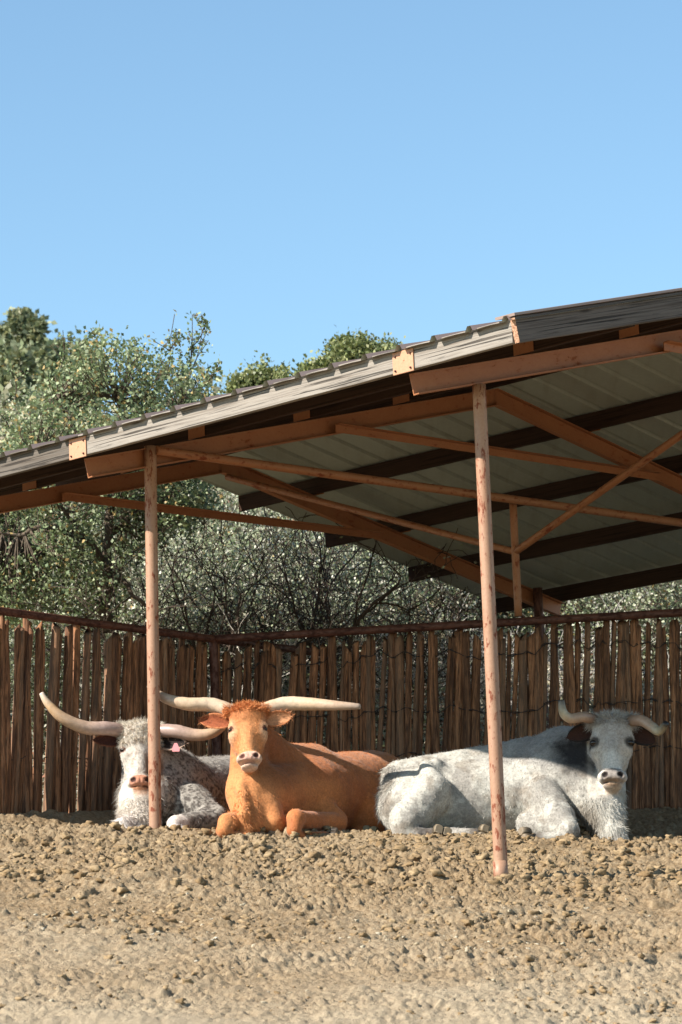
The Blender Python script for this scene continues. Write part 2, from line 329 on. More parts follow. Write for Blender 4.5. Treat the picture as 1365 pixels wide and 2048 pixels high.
# ------------------------------------------------------------------ shelter
F = Vector((.73067, .68273, 0)); E = Vector((.68273, -.73067, 0)); Z = Vector((0, 0, 1)); A = Vector((-1.80713, 24.42994, 0))
S, WH, ZE, ZR, DEP = 3.361, 4.2157, 4.692, 5.681, .1435; SL = (ZR - ZE) / WH
def FP(k, a, z, e=0): return A + E * ((k - 2) * S + e) + F * a + Z * z
def zf(a): return ZE + SL * a if a <= WH else ZR - SL * (a - WH)
shed = thing('cattle_shelter', 'open steel pipe cattle shelter with ribbed metal roof above the cattle', 'shelter', FP(2, WH, 2.0))
def channel(name, P, Q, h, fl, parent, side=1, t=.008):
    """C channel, top edge through P-Q, flanges pointing to +E*side"""
    P, Q = Vector(P), Vector(Q); x = (Q - P).normalized(); y = E * side; z = x.cross(y); z = z if z.z > 0 else -z; L = (Q - P).length
    pr = [(0, 0), (fl, -.003), (fl, -.003 - t), (t, -t * 1.2), (t, -h + t * 1.2), (fl, -h + t + .003), (fl, -h + .003), (0, -h)]
    n = 40; V = []; Fc = []
    for i in range(n):
        for (a, b) in pr: V.append((L * i / (n - 1), a, b))
    k = 8
    for i in range(n - 1):
        for j in range(k): Fc.append((i * k + j, i * k + (j + 1) % k, (i + 1) * k + (j + 1) % k, (i + 1) * k + j))
    Fc += [(0, 1, 2, 3), (0, 3, 4, 7), (4, 5, 6, 7)]; b = (n - 1) * k; Fc += [(b + 3, b + 2, b + 1, b), (b + 7, b + 4, b + 3, b), (b + 7, b + 6, b + 5, b + 4)]
    o = mk(name, V, Fc, M['steel']); o.matrix_basis = Matrix.Translation(P) @ Matrix((x, y, z)).transposed().to_4x4(); par(o, parent); return o
import bmesh
for k in (1, 2, 3):
    channel('rafter', FP(k, 0, ZE, -.02), FP(k, WH, ZR, -.02), DEP, .05, shed)
    channel('rafter', FP(k, WH + .004, ZR, -.02), FP(k, 2 * WH, ZE, -.02), DEP, .05, shed)
    # collar angle
    c0, c1 = FP(k, 2.40, 5.155, .055), FP(k, 2 * WH - 2.40, 5.125, .055)
    co_ = bar('collar', c0, c1, .006, .062, M['steel'], shed)
    c2 = bar('collar_flange', c0 + Z * .028 + E * .03, c1 + Z * .028 + E * .03, .054, .006, M['steel'], co_)
    # clips and eave plate
    for i in range(1, 8):
        a = i * 1.054; 
        if abs(a - WH) < .2: a = WH
        bar('purlin_clip', FP(k, a - (.03 if a <= WH else -.03), zf(a) + .004 + .055, -.06), FP(k, a - (.03 if a <= WH else -.03), zf(a) + .059, .12), .006, .115, M['steel'], shed)
    pl = bar('eave_plate', FP(k, -.086, ZE + .062, -.075), FP(k, -.086, ZE + .062, .115), .006, .15, M['plate'], shed)
    for dx, dz in ((-.05, .045), (.09, .045), (-.05, -.05), (.09, -.05)):
        pipe('bolt', FP(k, -.098, ZE + .062 + dz, dx), FP(k, -.088, ZE + .062 + dz, dx), .007, M['rail'], pl, n=8, seg=2)
# posts
def post(k, top, bot, r=.0445): return pipe('post', bot, top, r, M['post'], shed, n=28)
p1 = post(1, FP(1, .6, 4.72, .04), FP(1, .6, 1.95, .04))
p2 = post(2, U(301, 893, 24.80), U(311.5, 1683, 24.80)); p3 = post(3, U(958.5, 770, 22.36), U(1003.5, 1768, 22.36))
pipe('post_sleeve', U(1000.5, 1722, 22.36), U(1003.7, 1772, 22.36), .0475, M['post'], p3, n=28)
for k in (1, 2, 3): pipe('post', FP(k, 8.05, 2.1, .05), FP(k, 8.05, 4.80, .05), .045, M['rail'], shed, n=20)
# tie, king post, longitudinal braces
tieA, tieB = FP(2, .60, 4.800, .07), FP(2, 8.05, 4.742, .07)
pipe('tie_pipe', tieA, tieB, .0335, M['brace'], shed)
kx = 4.335
pipe('king_post', FP(2, kx, 3.84, .02), FP(2, kx, 4.76, .02), .031, M['brace'], shed)
node = FP(2, kx, 4.36, .02)
pipe('ridge_brace', FP(1, 4.25, 5.50, .03), node, .028, M['brace'], shed); pipe('ridge_brace', node, FP(3, 4.25, 5.50, .03), .030, M['brace'], shed)
# purlins (boards on edge)
EL, ER = -S - .97, S + 1.02
for i in range(1, 9):
    a = i * 1.054
    if a < WH: aa = a
    elif i == 4: aa = WH - .045
    else: aa = a
    if i == 8: aa = 2 * WH - .02
    o = bar('purlin', FP(2, aa, zf(aa) + .004 + .074, EL), FP(2, aa, zf(aa) + .078, ER - .03), .04, .142, M['wood_brown'], shed, jit=.0025, seed=i)
# eave fascia boards
zfz = ZE + .079
for (e0, e1, mt, sd_) in ((EL, -S + .02, 'wood_grey', 1), (-S + .025, .012, 'wood_grey', 2), (.018, S + .016, 'wood_pale', 3), (S + .022, ER - .025, 'wood_pale', 4)):
    bar('fascia_board', FP(2, -.058, zfz, e0), FP(2, -.058, zfz, e1), .042, .156, M[mt], shed, jit=.0035, seed=sd_ + 20)
# rake boards at the near gable
rk = bar('rake_board', FP(2, -.075, zf(-.075) + .095, ER), FP(2, WH, zf(WH) + .095, ER), .042, .165, M['wood_black'], shed, jit=.003, seed=33)
V, Fc = tube([(0, 0, 0), (1, 0, 0)], 1, 4)
bar('rake_board', FP(2, WH + .01, zf(WH) + .095, ER), FP(2, 2 * WH, zf(2 * WH) + .095, ER), .042, .165, M['wood_black'], shed, jit=.003, seed=34)
bar('board_end', FP(2, -.079, zf(-.079) + .095, ER - .0), FP(2, -.0755, zf(-.0755) + .095, ER), .040, .160, M['endgrain'], rk)
for a0_, a1_ in ((-.11, WH), (WH + .002, 2 * WH + .08)):
    bar('rake_trim', FP(2, a0_, zf(a0_) + .196, ER - .05), FP(2, a1_, zf(a1_) + .196, ER - .05), .17, .018, M['roof'], shed, bev=.002)
# ribbed roof sheets
def roofsheet(a0, a1, lift=0):
    # ribs at constant e, running along a
    pitch = .322; off = .16; es = []; zs = []
    e = EL - .03; r0 = math.floor((EL - .1 - off) / pitch) * pitch + off
    prof = [(EL - .035, 0)]
    c = r0
    while c < ER + .1:
        for d, hh in ((-.034, 0), (-.014, .036), (.014, .036), (.034, 0)):
            if EL - .03 < c + d < ER + .03: prof.append((c + d, hh))
        for d in (.12, .20):
            if EL - .03 < c + d < ER + .03: prof.append((c + d, .004)); 
        c += pitch
    prof.append((ER + .035, 0)); prof.sort(key=lambda q: q[0])
    n = 24; V = []; Fc = []
    for i in range(n):
        a = a0 + (a1 - a0) * i / (n - 1)
        for (e, hz) in prof: V.append(tuple(FP(2, a, zf(a) + .1615 + hz + lift, e)))
    k = len(prof)
    V = np.array(V); V[:, 2] += .0025 * fbm(V * 3, 2, 3)
    for i in range(n - 1):
        for j in range(k - 1): Fc.append((i * k + j, i * k + j + 1, (i + 1) * k + j + 1, (i + 1) * k + j))
    o = mk('roof_sheet', V, Fc, M['roof'], shed); return o
def fixn(o):
    me = o.data
    if me.polygons[0].normal.z < 0: me.flip_normals()
fixn(roofsheet(-.125, WH)); fixn(roofsheet(WH + .001, 2 * WH + .10))
# ridge cap
V = []; 
for e in (EL - .04, ER + .04):
    for a in (WH - .16, WH, WH + .16): V.append(tuple(FP(2, a, zf(a) + .1615 + .034, e)))
cap = mk('ridge_cap', V, [(0, 1, 4, 3), (1, 2, 5, 4)], M['roof'], shed); fixn(cap)

# ------------------------------------------------------------------ pipe fence behind
R0 = Vector((-1.061, 27.591, 3.788)); dl = Vector((-.602, -.7985, 0)); dr = Vector((.9927, -.1204, 0))
pf = thing('pipe_fence', 'dark rusty pipe rail running above the wooden stake fences', 'pipe fence', (R0.x, R0.y, 2.3))
pipe('rail', R0 + dl * 3.1, R0 - dl * 1.5, .0315, M['rail'], pf); pipe('rail', R0, R0 + dr * 5.2, .033, M['rail'], pf)
pipe('fence_post', (R0.x, R0.y, 2.2), R0 + Z * .02, .036, M['rail'], pf); 
q = R0 + dr * 5.2; pipe('fence_post', (q.x, q.y, 2.0), q, .036, M['rail'], pf)
# stake fences
stake_protos = []
def stake_mesh(seed, Hh, r):
    n = 12; rows = int(Hh / .045); z = np.linspace(0, Hh, rows); rr = r * (1 + .12 * np.sin(z * 1.3 + seed)) * np.interp(z, [0, Hh], [1.06, .9])
    bend = np.stack([.012 * np.sin(z * 2.2 + seed), .01 * np.sin(z * 1.7 + seed * 2), z], 1)
    V, Fc = tube(bend, rr, n); 
    ang = np.arctan2(V[:, 1], V[:, 0]); nn = fbm(np.stack([np.cos(ang) * 1.6 + seed * 3, np.sin(ang) * 1.6, V[:, 2] * 2.2], 1), 3, seed)
    c = np.repeat(bend, n, 0); c[:, 2] = 0; rad = V - np.concatenate([c[:, :2], V[:, 2:3]], 1); rad[:, 2] = 0
    V = V + rad * (.48 * nn[:, None]); V[-n:, 2] += .03 * np.cos(ang[-n:] + seed) ; return V, Fc
def stake_fence(name, label, P0, d, length, tops, seed, gapf, lean, back, s0=.03):
    rn = random.Random(seed); root = thing(name, label, 'fence', (P0.x, P0.y, 2.2), None); s = s0; k = 0; nrm = Vector((-d.y, d.x, 0)); nrm = nrm if nrm.y > 0 else -nrm
    pts = []
    while s < length:
        r = rn.choice((rn.uniform(.018, .026), rn.uniform(.026, .037))); s += r; B = P0 + d * s + nrm * (back + rn.uniform(-.012, .012)); zb = float(gz(B.x, B.y)[0]) - .05
        # top height
        t = tops(B, s) + rn.uniform(-.075, .012) + (.05 if rn.random() < .12 else 0)
        V, Fc = stake_mesh(seed * 50 + k, t - zb, r); o = mk('stake', V, Fc, M['stake'], None, True)
        o.matrix_basis = Matrix.Translation(Vector((B.x, B.y, zb)) - (d * math.copysign(lean, d.x) * .5) * (t - zb) * -0.0) @ Matrix.Rotation(lean + rn.uniform(-.026, .026), 4, 'Y') @ Matrix.Rotation(rn.uniform(-.01, .01), 4, 'X')
        par(o, root); pts.append((s, B, zb, t)); s += r * 1.0 + (gapf(s, rn)); k += 1
    for hz in (.30, .55, .86):
        for q2 in (0, 1):
            P = []
            for j in range(int(length / .03)):
                ss = j * .03; B = P0 + d * ss; zb = np.interp(ss, [p[0] for p in pts], [p[2] for p in pts]); zt = np.interp(ss, [p[0] for p in pts], [p[3] for p in pts])
                ht = zb + .05 + (zt - zb) * hz + .008 * math.sin(ss * 9 + hz * 5) + q2 * .012 * math.sin(ss * 25)
                off = back - (.030 + .006 * math.sin(ss * 50 + q2 * 3)); off += (.075 if (q2 and j % 4 < 2) else 0)
                P.append(tuple(B + nrm * off + Z * (ht - zb) + Z * 0)[:2] + (ht,))
            V, Fc = tube(P, .0035, 6); mk('wire', V, Fc, M['wire'], root, True)
    return root
def top_at(px, py, B): return U(px, py, B.y).z
def topsR(B, s):
    # photo outline of the right fence top
    px = 682.5 + B.x / B.y * CF * 1.0; py = np.interp(px, [430, 560, 640, 700, 760, 830, 960, 1060, 1150, 1200, 1365, 1500], [1293, 1292, 1290, 1277, 1268, 1262, 1266, 1259, 1240, 1240, 1243, 1243])
    return top_at(px + 30, py, B) 
def topsL(B, s):
    px = 682.5 + B.x / B.y * CF; py = np.interp(px, [-50, 0, 100, 200, 300, 425], [1238, 1243, 1254, 1264, 1277, 1292]); return top_at(px + 30, py, B)
gR = lambda s, rn: rn.uniform(-.015, -.006) + (.012 if rn.random() < .04 else 0)
gL = lambda s, rn: rn.uniform(-.014, -.003) + (.040 if (s > 1.2 and rn.random() < .16) else 0)
stake_fence('stake_fence', 'brown fence of upright wired juniper stakes running behind the brown and pale steers', R0 + dr * .04, dr, 4.3, topsR, 3, gR, .055, .09, -.17)
stake_fence('stake_fence', 'gappy shaded stake fence at the left, coming forward from the corner behind the speckled steer', R0 + dl * .02, dl, 3.02, topsL, 5, gL, .05, .09)

# ------------------------------------------------------------------ plants
def leaves(P, size, col, seed=0, aspect=.55, up=.35):
    rg = np.random.default_rng(seed); n = len(P); d = rg.normal(size=(n, 3)); d[:, 2] += up; d /= np.linalg.norm(d, axis=1)[:, None]
    q = rg.normal(size=(n, 3)); s = np.cross(d, q); s /= np.linalg.norm(s, axis=1)[:, None]; nm = np.cross(d, s); L = size * rg.uniform(.7, 1.25, n)[:, None]
    a = P; b = P + d * L * .45 + s * L * aspect * .5 + nm * L * .08; c = P + d * L; e = P + d * L * .45 - s * L * aspect * .5 + nm * L * .08
    V = np.stack([a, b, c, e], 1).reshape(-1, 3); Fc = np.arange(4 * n).reshape(n, 4); return V, Fc, np.repeat(col, 4, 0)
def grow(rg, base, dirn, length, rad, depth, out, tips, spread=.6, upb=.25, wob=.12):
    n = 6; P = [np.array(base, float)]; d = np.array(dirn, float); d /= np.linalg.norm(d)
    for i in range(n):
        d = d + rg.normal(size=3) * wob + np.array([0, 0, upb * .12]); d /= np.linalg.norm(d); P.append(P[-1] + d * length / n)
    R = np.linspace(rad, rad * .55, n + 1); out.append((np.array(P), R))
    if depth == 0: tips.append((np.array(P), d)); return
    nb = rg.integers(2, 4) + (1 if depth > 2 else 0)
    for j in range(nb):
        t = rg.uniform(.35, 1.0) if j else 1.0; i = min(int(t * n), n); nd = d + rg.normal(size=3) * spread + np.array([0, 0, upb]); grow(rg, P[i], nd, length * rg.uniform(.6, .85), R[i] * .62, depth - 1, out, tips, spread, upb, wob)
def woody(out, col, minr=.003, nseg=6):
    Vs = []; Fs = []; n = 0; cs = []
    for P, R in out:
        V, Fc = tube(P, np.maximum(R, minr), nseg, False); Fs.append(np.array(Fc) + n); n += len(V); Vs.append(V); cs.append(np.tile(col, (len(V), 1)))
    return np.concatenate(Vs), np.concatenate(Fs), np.concatenate(cs)
def leafcols(n, cols, rg, var=.15):
    cols = np.array([srgb(*c)[:3] for c in cols]); w = rg.integers(0, len(cols), n); return cols[w] * (1 + rg.normal(size=(n, 1)) * var).clip(.5, 1.3)
GREEN = [(118, 136, 96), (138, 150, 112), (100, 118, 82), (160, 168, 134), (126, 140, 102), (112, 128, 92), (134, 148, 110), (150, 156, 122), (120, 134, 98), (138, 148, 112), (170, 146, 96)]
GREY = [(172, 176, 152), (188, 188, 168), (150, 158, 128), (204, 200, 186), (160, 168, 134)]
DARK = [(132, 142, 108), (146, 152, 118), (116, 126, 96), (156, 154, 116)]
OLIVE = [(138, 144, 92), (122, 130, 82), (152, 154, 106), (104, 116, 72)]

# the big green bush behind the left of the roof
def outline_bush():
    rg = np.random.default_rng(12); Y0 = 31.6
    root = thing('green_bush', 'big round leafed green bush behind the left end of the shelter roof', 'bush', tuple(U(210, 1240, Y0)) )
    poly_top = lambda x: np.interp(x, [-120, 0, 30, 90, 140, 200, 260, 300, 340, 390, 420, 440], [1080, 960, 880, 760, 700, 676, 692, 702, 714, 722, 770, 880])
    blobs = []; tips = []
    while len(tips) < 1050:
        px = rg.uniform(-110, 425); t = poly_top(px); lo = 1235 if px < 240 else np.interp(px, [240, 425], [1130, 1010]); py = rg.uniform(t + 6, lo)
        dd = rg.uniform(-1, 1); k = math.sqrt(max(0, 1 - ((px - 150) / 330) ** 2)); Yt = Y0 + dd * .75 * k
        if abs(dd) < .45 and rg.random() < .6: continue
        n = vnoise(np.array([[px / 60., py / 60., Yt * 2]]), 5)[0]
        if n < -.28: continue
        tips.append(np.array(U(px, py, Yt)))
    out = []; base = np.array(U(208, 1262, Y0)); 
    # main limbs
    limbs = [[U(208, 1262, Y0), U(212, 1190, Y0), U(214, 1130, Y0), U(216, 1080, Y0 - .05), U(222, 1000, Y0 - .1), U(235, 900, Y0), U(240, 800, Y0)],
             [U(214, 1130, Y0), U(180, 1085, Y0 - .2), U(155, 1060, Y0 - .3), U(110, 1000, Y0 - .4), U(70, 900, Y0 - .3)],
             [U(212, 1110, Y0), U(245, 1160, Y0 - .3), U(285, 1210, Y0 - .35), U(330, 1262, Y0 - .3)],
             [U(216, 1080, Y0), U(260, 1030, Y0 + .2), U(320, 960, Y0 + .3), U(370, 840, Y0 + .2)],
             [U(155, 1060, Y0 - .3), U(90, 1055, Y0 - .5), U(20, 1070, Y0 - .5), U(-60, 1040, Y0 - .5)],
             [U(222, 1000, Y0 - .1), U(170, 900, Y0 + .3), U(120, 800, Y0 + .4)], [U(110, 1100, Y0 + .4), U(60, 1090, Y0 + .4), U(0, 1000, Y0 + .3), U(-50, 900, Y0)]]
    allp = []
    for i, l in enumerate(limbs):
        P = catmull([tuple(q) for q in l], 16); P += rg.normal(size=P.shape) * .012; r0 = .065 if i == 0 else .032
        out.append((P, np.linspace(r0, r0 * .3, 16))); allp.append(P)
    allp = np.concatenate(allp); LP = []
    sprigs = []
    for (x0, y0, x1, y1) in ((370, 800, 385, 630), (375, 760, 405, 660), (400, 780, 440, 722), (330, 760, 340, 675), (270, 730, 265, 690), (30, 800, 25, 745), (195, 700, 185, 665), (120, 740, 128, 680), (390, 830, 425, 800), (340, 700, 352, 660), (380, 700, 412, 645), (20, 860, -10, 820)):
        P = catmull([tuple(U(x0, y0, Y0)), tuple(U((x0 + x1) / 2 + 6, (y0 + y1) / 2, Y0)), tuple(U(x1, y1, Y0 - .1))], 10); out.append((P, np.linspace(.007, .003, 10)))
        for q in range(5):
            a = P[rg.integers(3, 10)]; b = a + rg.normal(size=3) * .07 + (0, 0, .06); out.append((np.linspace(a, b, 3), np.full(3, .003))); LP.append(a + (b - a) * rg.random((7, 1)) + rg.normal(size=(7, 3)) * .022)
        LP.append(P[rg.integers(0, 10, 34)] + rg.normal(size=(34, 3)) * .025)
    for t in tips:
        j = np.argmin(((allp - t) ** 2).sum(1) + rg.random(len(allp)) * .05); a = allp[j]; mid = (a + t) / 2 + rg.normal(size=3) * .05 + (0, 0, -.04)
        P = catmull([a, mid, t], 7); out.append((P, np.linspace(.009, .003, 7)))
        m_ = rg.integers(26, 44); w = rg.random((m_, 1)) ** .6; cen = t + (rg.normal(size=(m_, 3)) * (.085, .085, .075)); LP.append(cen)
    LP = np.concatenate(LP); V, Fc, cc = leaves(LP, .041, leafcols(len(LP), GREEN, rg, .2) * 1.12, 3, aspect=.72); mk('crown', V, Fc, M['leaf'], root, col=cc)
    V, Fc, cc = woody(out, srgb(104, 92, 80)[:3], .0035, 7); mk('trunk', V, Fc, M['bark'], root, True, col=cc)
outline_bush()

def shrub_proto(name, seed, h, nstem, depth, leafn, leafs, lcols, bark, spread=.55, rad=.03, upb=.3, clump=.07, wob=.12):
    rg = np.random.default_rng(seed); out = []; tips = []
    for i in range(nstem):
        a = rg.uniform(0, 6.28); ti = rg.uniform(.15, .7); grow(rg, (rg.normal() * .06, rg.normal() * .06, -.12), (math.cos(a) * ti, math.sin(a) * ti, 1), h * .42, rad * rg.uniform(.7, 1.1), depth, out, tips, spread, upb, wob)
    V, Fc, cc = woody(out, srgb(*bark)[:3], .003, 5); trunk = mk('trunk', V, Fc, M['bark'], None, True, col=cc)
    LP = np.concatenate([P[rg.integers(0, len(P), leafn)] + rg.normal(size=(leafn, 3)) * clump for P, d in tips]); V, Fc, cc = leaves(LP, leafs, leafcols(len(LP), lcols, rg, .22), seed, .7)
    crown = mk('crown', V, Fc, M['leaf_far'], None, col=cc); return trunk, crown
def back_line(x): return 27.6 + (x + 4.76) * .934 if x < 1.45 else 33.4 - (x - 1.45) * 1.07
def place_shrubs(name, parts, spots, labels, cat, group, extra=0):
    for i, (x, y, s, rz) in enumerate(spots):
        lim = back_line(x) + .95 * s + extra
        if y < lim: x, y = x * lim / y, lim
        z = float(height(np.array([x]), np.array([y]))[0]); r = thing(name, labels[i] if isinstance(labels, list) else labels, cat, (x, y, z), group)
        r.scale = (s, s, s); r.rotation_euler = (0, 0, rz)
        for p in parts:
            c = p if (p.parent is None and i == 0) else p.copy()
            if c is not p: C.objects.link(c); c.matrix_parent_inverse = Matrix.Identity(4)
            c.parent = r
# pixel -> (x, y) at depth Y
ORD = ['first', 'second', 'third', 'fourth', 'fifth', 'sixth', 'seventh', 'eighth', 'ninth', 'tenth', 'eleventh', 'twelfth', 'thirteenth', 'fourteenth', 'fifteenth']
def XY(px, Y): return (px - 682.5) / CF * Y * 1.0 + .02, Y
bare = shrub_proto('bare_shrub', 21, 2.5, 3, 4, 3, .028, GREY, (84, 72, 64), .62, .052, .22, .07, .26)
sp = [(*XY(400, 28.9), 1.15, .3), (*XY(535, 29.0), 1.3, 2.1), (*XY(610, 29.2), 1.05, 4.0), (*XY(700, 28.9), 1.05, 5.2), (*XY(805, 29.2), .95, 1.2), (*XY(330, 29.2), 1.1, 3.1)]
pos = ['left of the shelter post', 'in the gap right of the left post', 'behind the fence corner gap', 'below the roof edge', 'near the middle under the low roof edge', 'left of the others, beside the green bush']
place_shrubs('bare_shrub', bare, sp, ['dark twiggy nearly leafless shrub behind the fence, ' + q_ for q_ in ('just right of the left post', 'above the fence corner', 'right of the fence corner', 'under the low roof edge', 'rightmost one', 'left of the left post')], 'shrub', 'bare shrubs behind the stake fence')
pale = shrub_proto('pale_shrub', 44, 1.5, 6, 3, 5, .02, GREY, (190, 182, 174), .8, .022, .1, .05, .2)
sp = []
rs = random.Random(4)
for i, px in enumerate((240, 330, 390, 450, 520, 590, 650, 720, 790, 860, 930, 1000, 1090, 1230, 1340)):
    sp.append((*XY(px, 28.9 + rs.uniform(0, 1.6)), rs.uniform(.85, 1.35), rs.uniform(0, 6)))
place_shrubs('dry_bush', pale, sp, ['dry tangle of pale grey twigs low behind the fence, %s from the left' % o_ for o_ in ORD[:15]], 'bush', 'dry twiggy bushes behind the fence')
for si, (cols, bk, nm, lab) in enumerate(((GREY, (120, 110, 98), 'scrub_bush', 'grey green scrub bush on the slope'), (GREEN, (100, 88, 74), 'scrub_bush', 'greener scrub bush on the slope'))):
    pr = shrub_proto(nm, 60 + si, 2.0, 6, 3, 34, .036, cols, bk, .75, .03, .15, .13); sp = []; lb = []
    rs = random.Random(70 + si)
    for row, Yr in enumerate((31.5, 33.2, 35.2, 37.5, 40)):
        n_ = (9, 9, 9, 9, 9)[row]
        for j in range(n_):
            if (j + row + (j * 7 + row * 3) % 5) % 2 != si: continue
            px = -80 + 1560 * (j + .5 * (row % 2) + rs.uniform(-.2, .2)) / n_; 
            if Yr >= 37.5 and 400 < px < 470: continue
            lb.append(lab + ', %s from the left in the %s row' % (ORD[j], ('lowest', 'second', 'middle', 'fourth', 'topmost')[row]))
            sp.append((*XY(px, Yr + rs.uniform(-.4, .4)), rs.uniform(.85, 1.15) * (1 if Yr < 36 else .8), rs.uniform(0, 6)))
    place_shrubs(nm, pr, sp, lb, 'bush', ('grey' if si == 0 else 'green') + ' scrub bushes on the slope', 2.3)
# oaks against the sky
def oak(label, px0, px1, ytop, ybase, Yd, seed, cols, ls, ntip):
    rg = np.random.default_rng(seed); cx_ = (px0 + px1) / 2; B = U(cx_, ybase, Yd); gzv = float(height(np.array([B.x]), np.array([B.y]))[0]); root = thing('oak_tree', label, 'tree', (B.x, B.y, gzv), 'oak trees against the sky')
    L = U(px0, ytop, Yd); Rr = U(px1, ytop, Yd); w = (Rr.x - L.x) / 2; top = U(cx_, ytop, Yd).z; cz_ = gzv + (top - gzv) * .58; hz = top - cz_
    out = []; LP = []; P0 = np.array([B.x, B.y, gzv - .1]); P1 = np.array([B.x + .1, B.y, cz_ - hz * .3]); out.append((catmull([P0, (P0 + P1) / 2 + .08, P1], 8), np.linspace(.13, .06, 8)))
    lobes = [(lx_, rg.uniform(-.6, .6), rg.uniform(-.6, .78) * (1 - .45 * abs(lx_)), rg.uniform(.2, .36)) for lx_ in rg.uniform(-.95, .95, 26)]
    for i in range(ntip):
        lb = lobes[rg.integers(26)]; v = rg.normal(size=3); v /= np.linalg.norm(v); rr = lb[3] * rg.uniform(.55, 1.05)
        q = np.array([lb[0], lb[1], lb[2]]) + v * rr; c = np.array([B.x + q[0] * w * .85, B.y + q[1] * w * .8, cz_ + q[2] * hz * .85]); 
        if i % 4 == 0: out.append((catmull([P1 + rg.normal(size=3) * .1, (P1 + c) / 2 + rg.normal(size=3) * .1, c], 5), np.linspace(.03, .006, 5)))
        LP.append(c + rg.normal(size=(26, 3)) * min(w, hz) * .12)
    LP = np.concatenate(LP); V, Fc, cc = leaves(LP, ls, leafcols(len(LP), cols, rg, .25), seed, .7); mk('crown', V, Fc, M['leaf_far'], root, col=cc); V, Fc, cc = woody(out, srgb(96, 84, 72)[:3], .006, 6); mk('trunk', V, Fc, M['bark'], root, True, col=cc)
oak('small olive green oak showing above the roof right of the big bush', 462, 606, 702, 830, 41, 5, OLIVE, .055, 760)
oak('wide olive green oak showing above the roof left of the first near rafter end', 606, 830, 666, 800, 43, 6, OLIVE, .055, 1150)
oak('dark round oak on the far hilltop at the left edge of the view', -20, 85, 600, 720, 74, 7, DARK, .15, 300)
oak('low dark oak on the far hill just right of the hilltop oak', 60, 205, 645, 740, 70, 8, DARK, .15, 300)
oak('spreading oak below the hilltop oak at the far left', -70, 60, 655, 780, 66, 9, DARK, .15, 260)
# far hillside cover: one mass
rg = np.random.default_rng(90); n = 60000; Yh = rg.uniform(33, 88, n); Xh = rg.uniform(-14.5, 1, n) * Yh / 70 + 0; kk = rg.random(n) < .9
Pn = np.stack([Xh, Yh, height(Xh, Yh)], 1); cl = sm(-.2, .4, fbm(Pn * .7, 3, 44)); Pn[:, 2] += rg.random(n) * (.15 + 1.0 * cl) * np.interp(Yh, [33, 60], [.5, 1.1])
V, Fc, cc = leaves(Pn, .16, leafcols(n, [(160, 164, 134), (176, 172, 146), (144, 150, 116), (182, 168, 130)], rg, .2), 4, .7); tag(mk('hillside_scrub', V, Fc, M['leaf_far'], col=cc), 'low grey green chaparral covering the far hillside', 'scrub', kind='stuff')
rg = np.random.default_rng(91); n = 80000; Yh = rg.uniform(28.9, 42, n); Xh = rg.uniform(-.12, .125, n) * Yh; Pn = np.stack([Xh, Yh, height(Xh, Yh)], 1); cl = sm(-.3, .4, fbm(Pn * 1.3, 3, 46)); Pn[:, 2] += rg.random(n) * (.1 + .75 * cl)
V, Fc, cc = leaves(Pn, .05, leafcols(n, [(176, 172, 156), (188, 182, 168), (130, 134, 106), (104, 104, 84), (170, 162, 144), (160, 112, 90)], rg, .3), 6, .6); tag(mk('slope_brush', V, Fc, M['leaf_far'], col=cc), 'low grey green brush and dry litter covering the slope behind the fence', 'brush', kind='stuff')

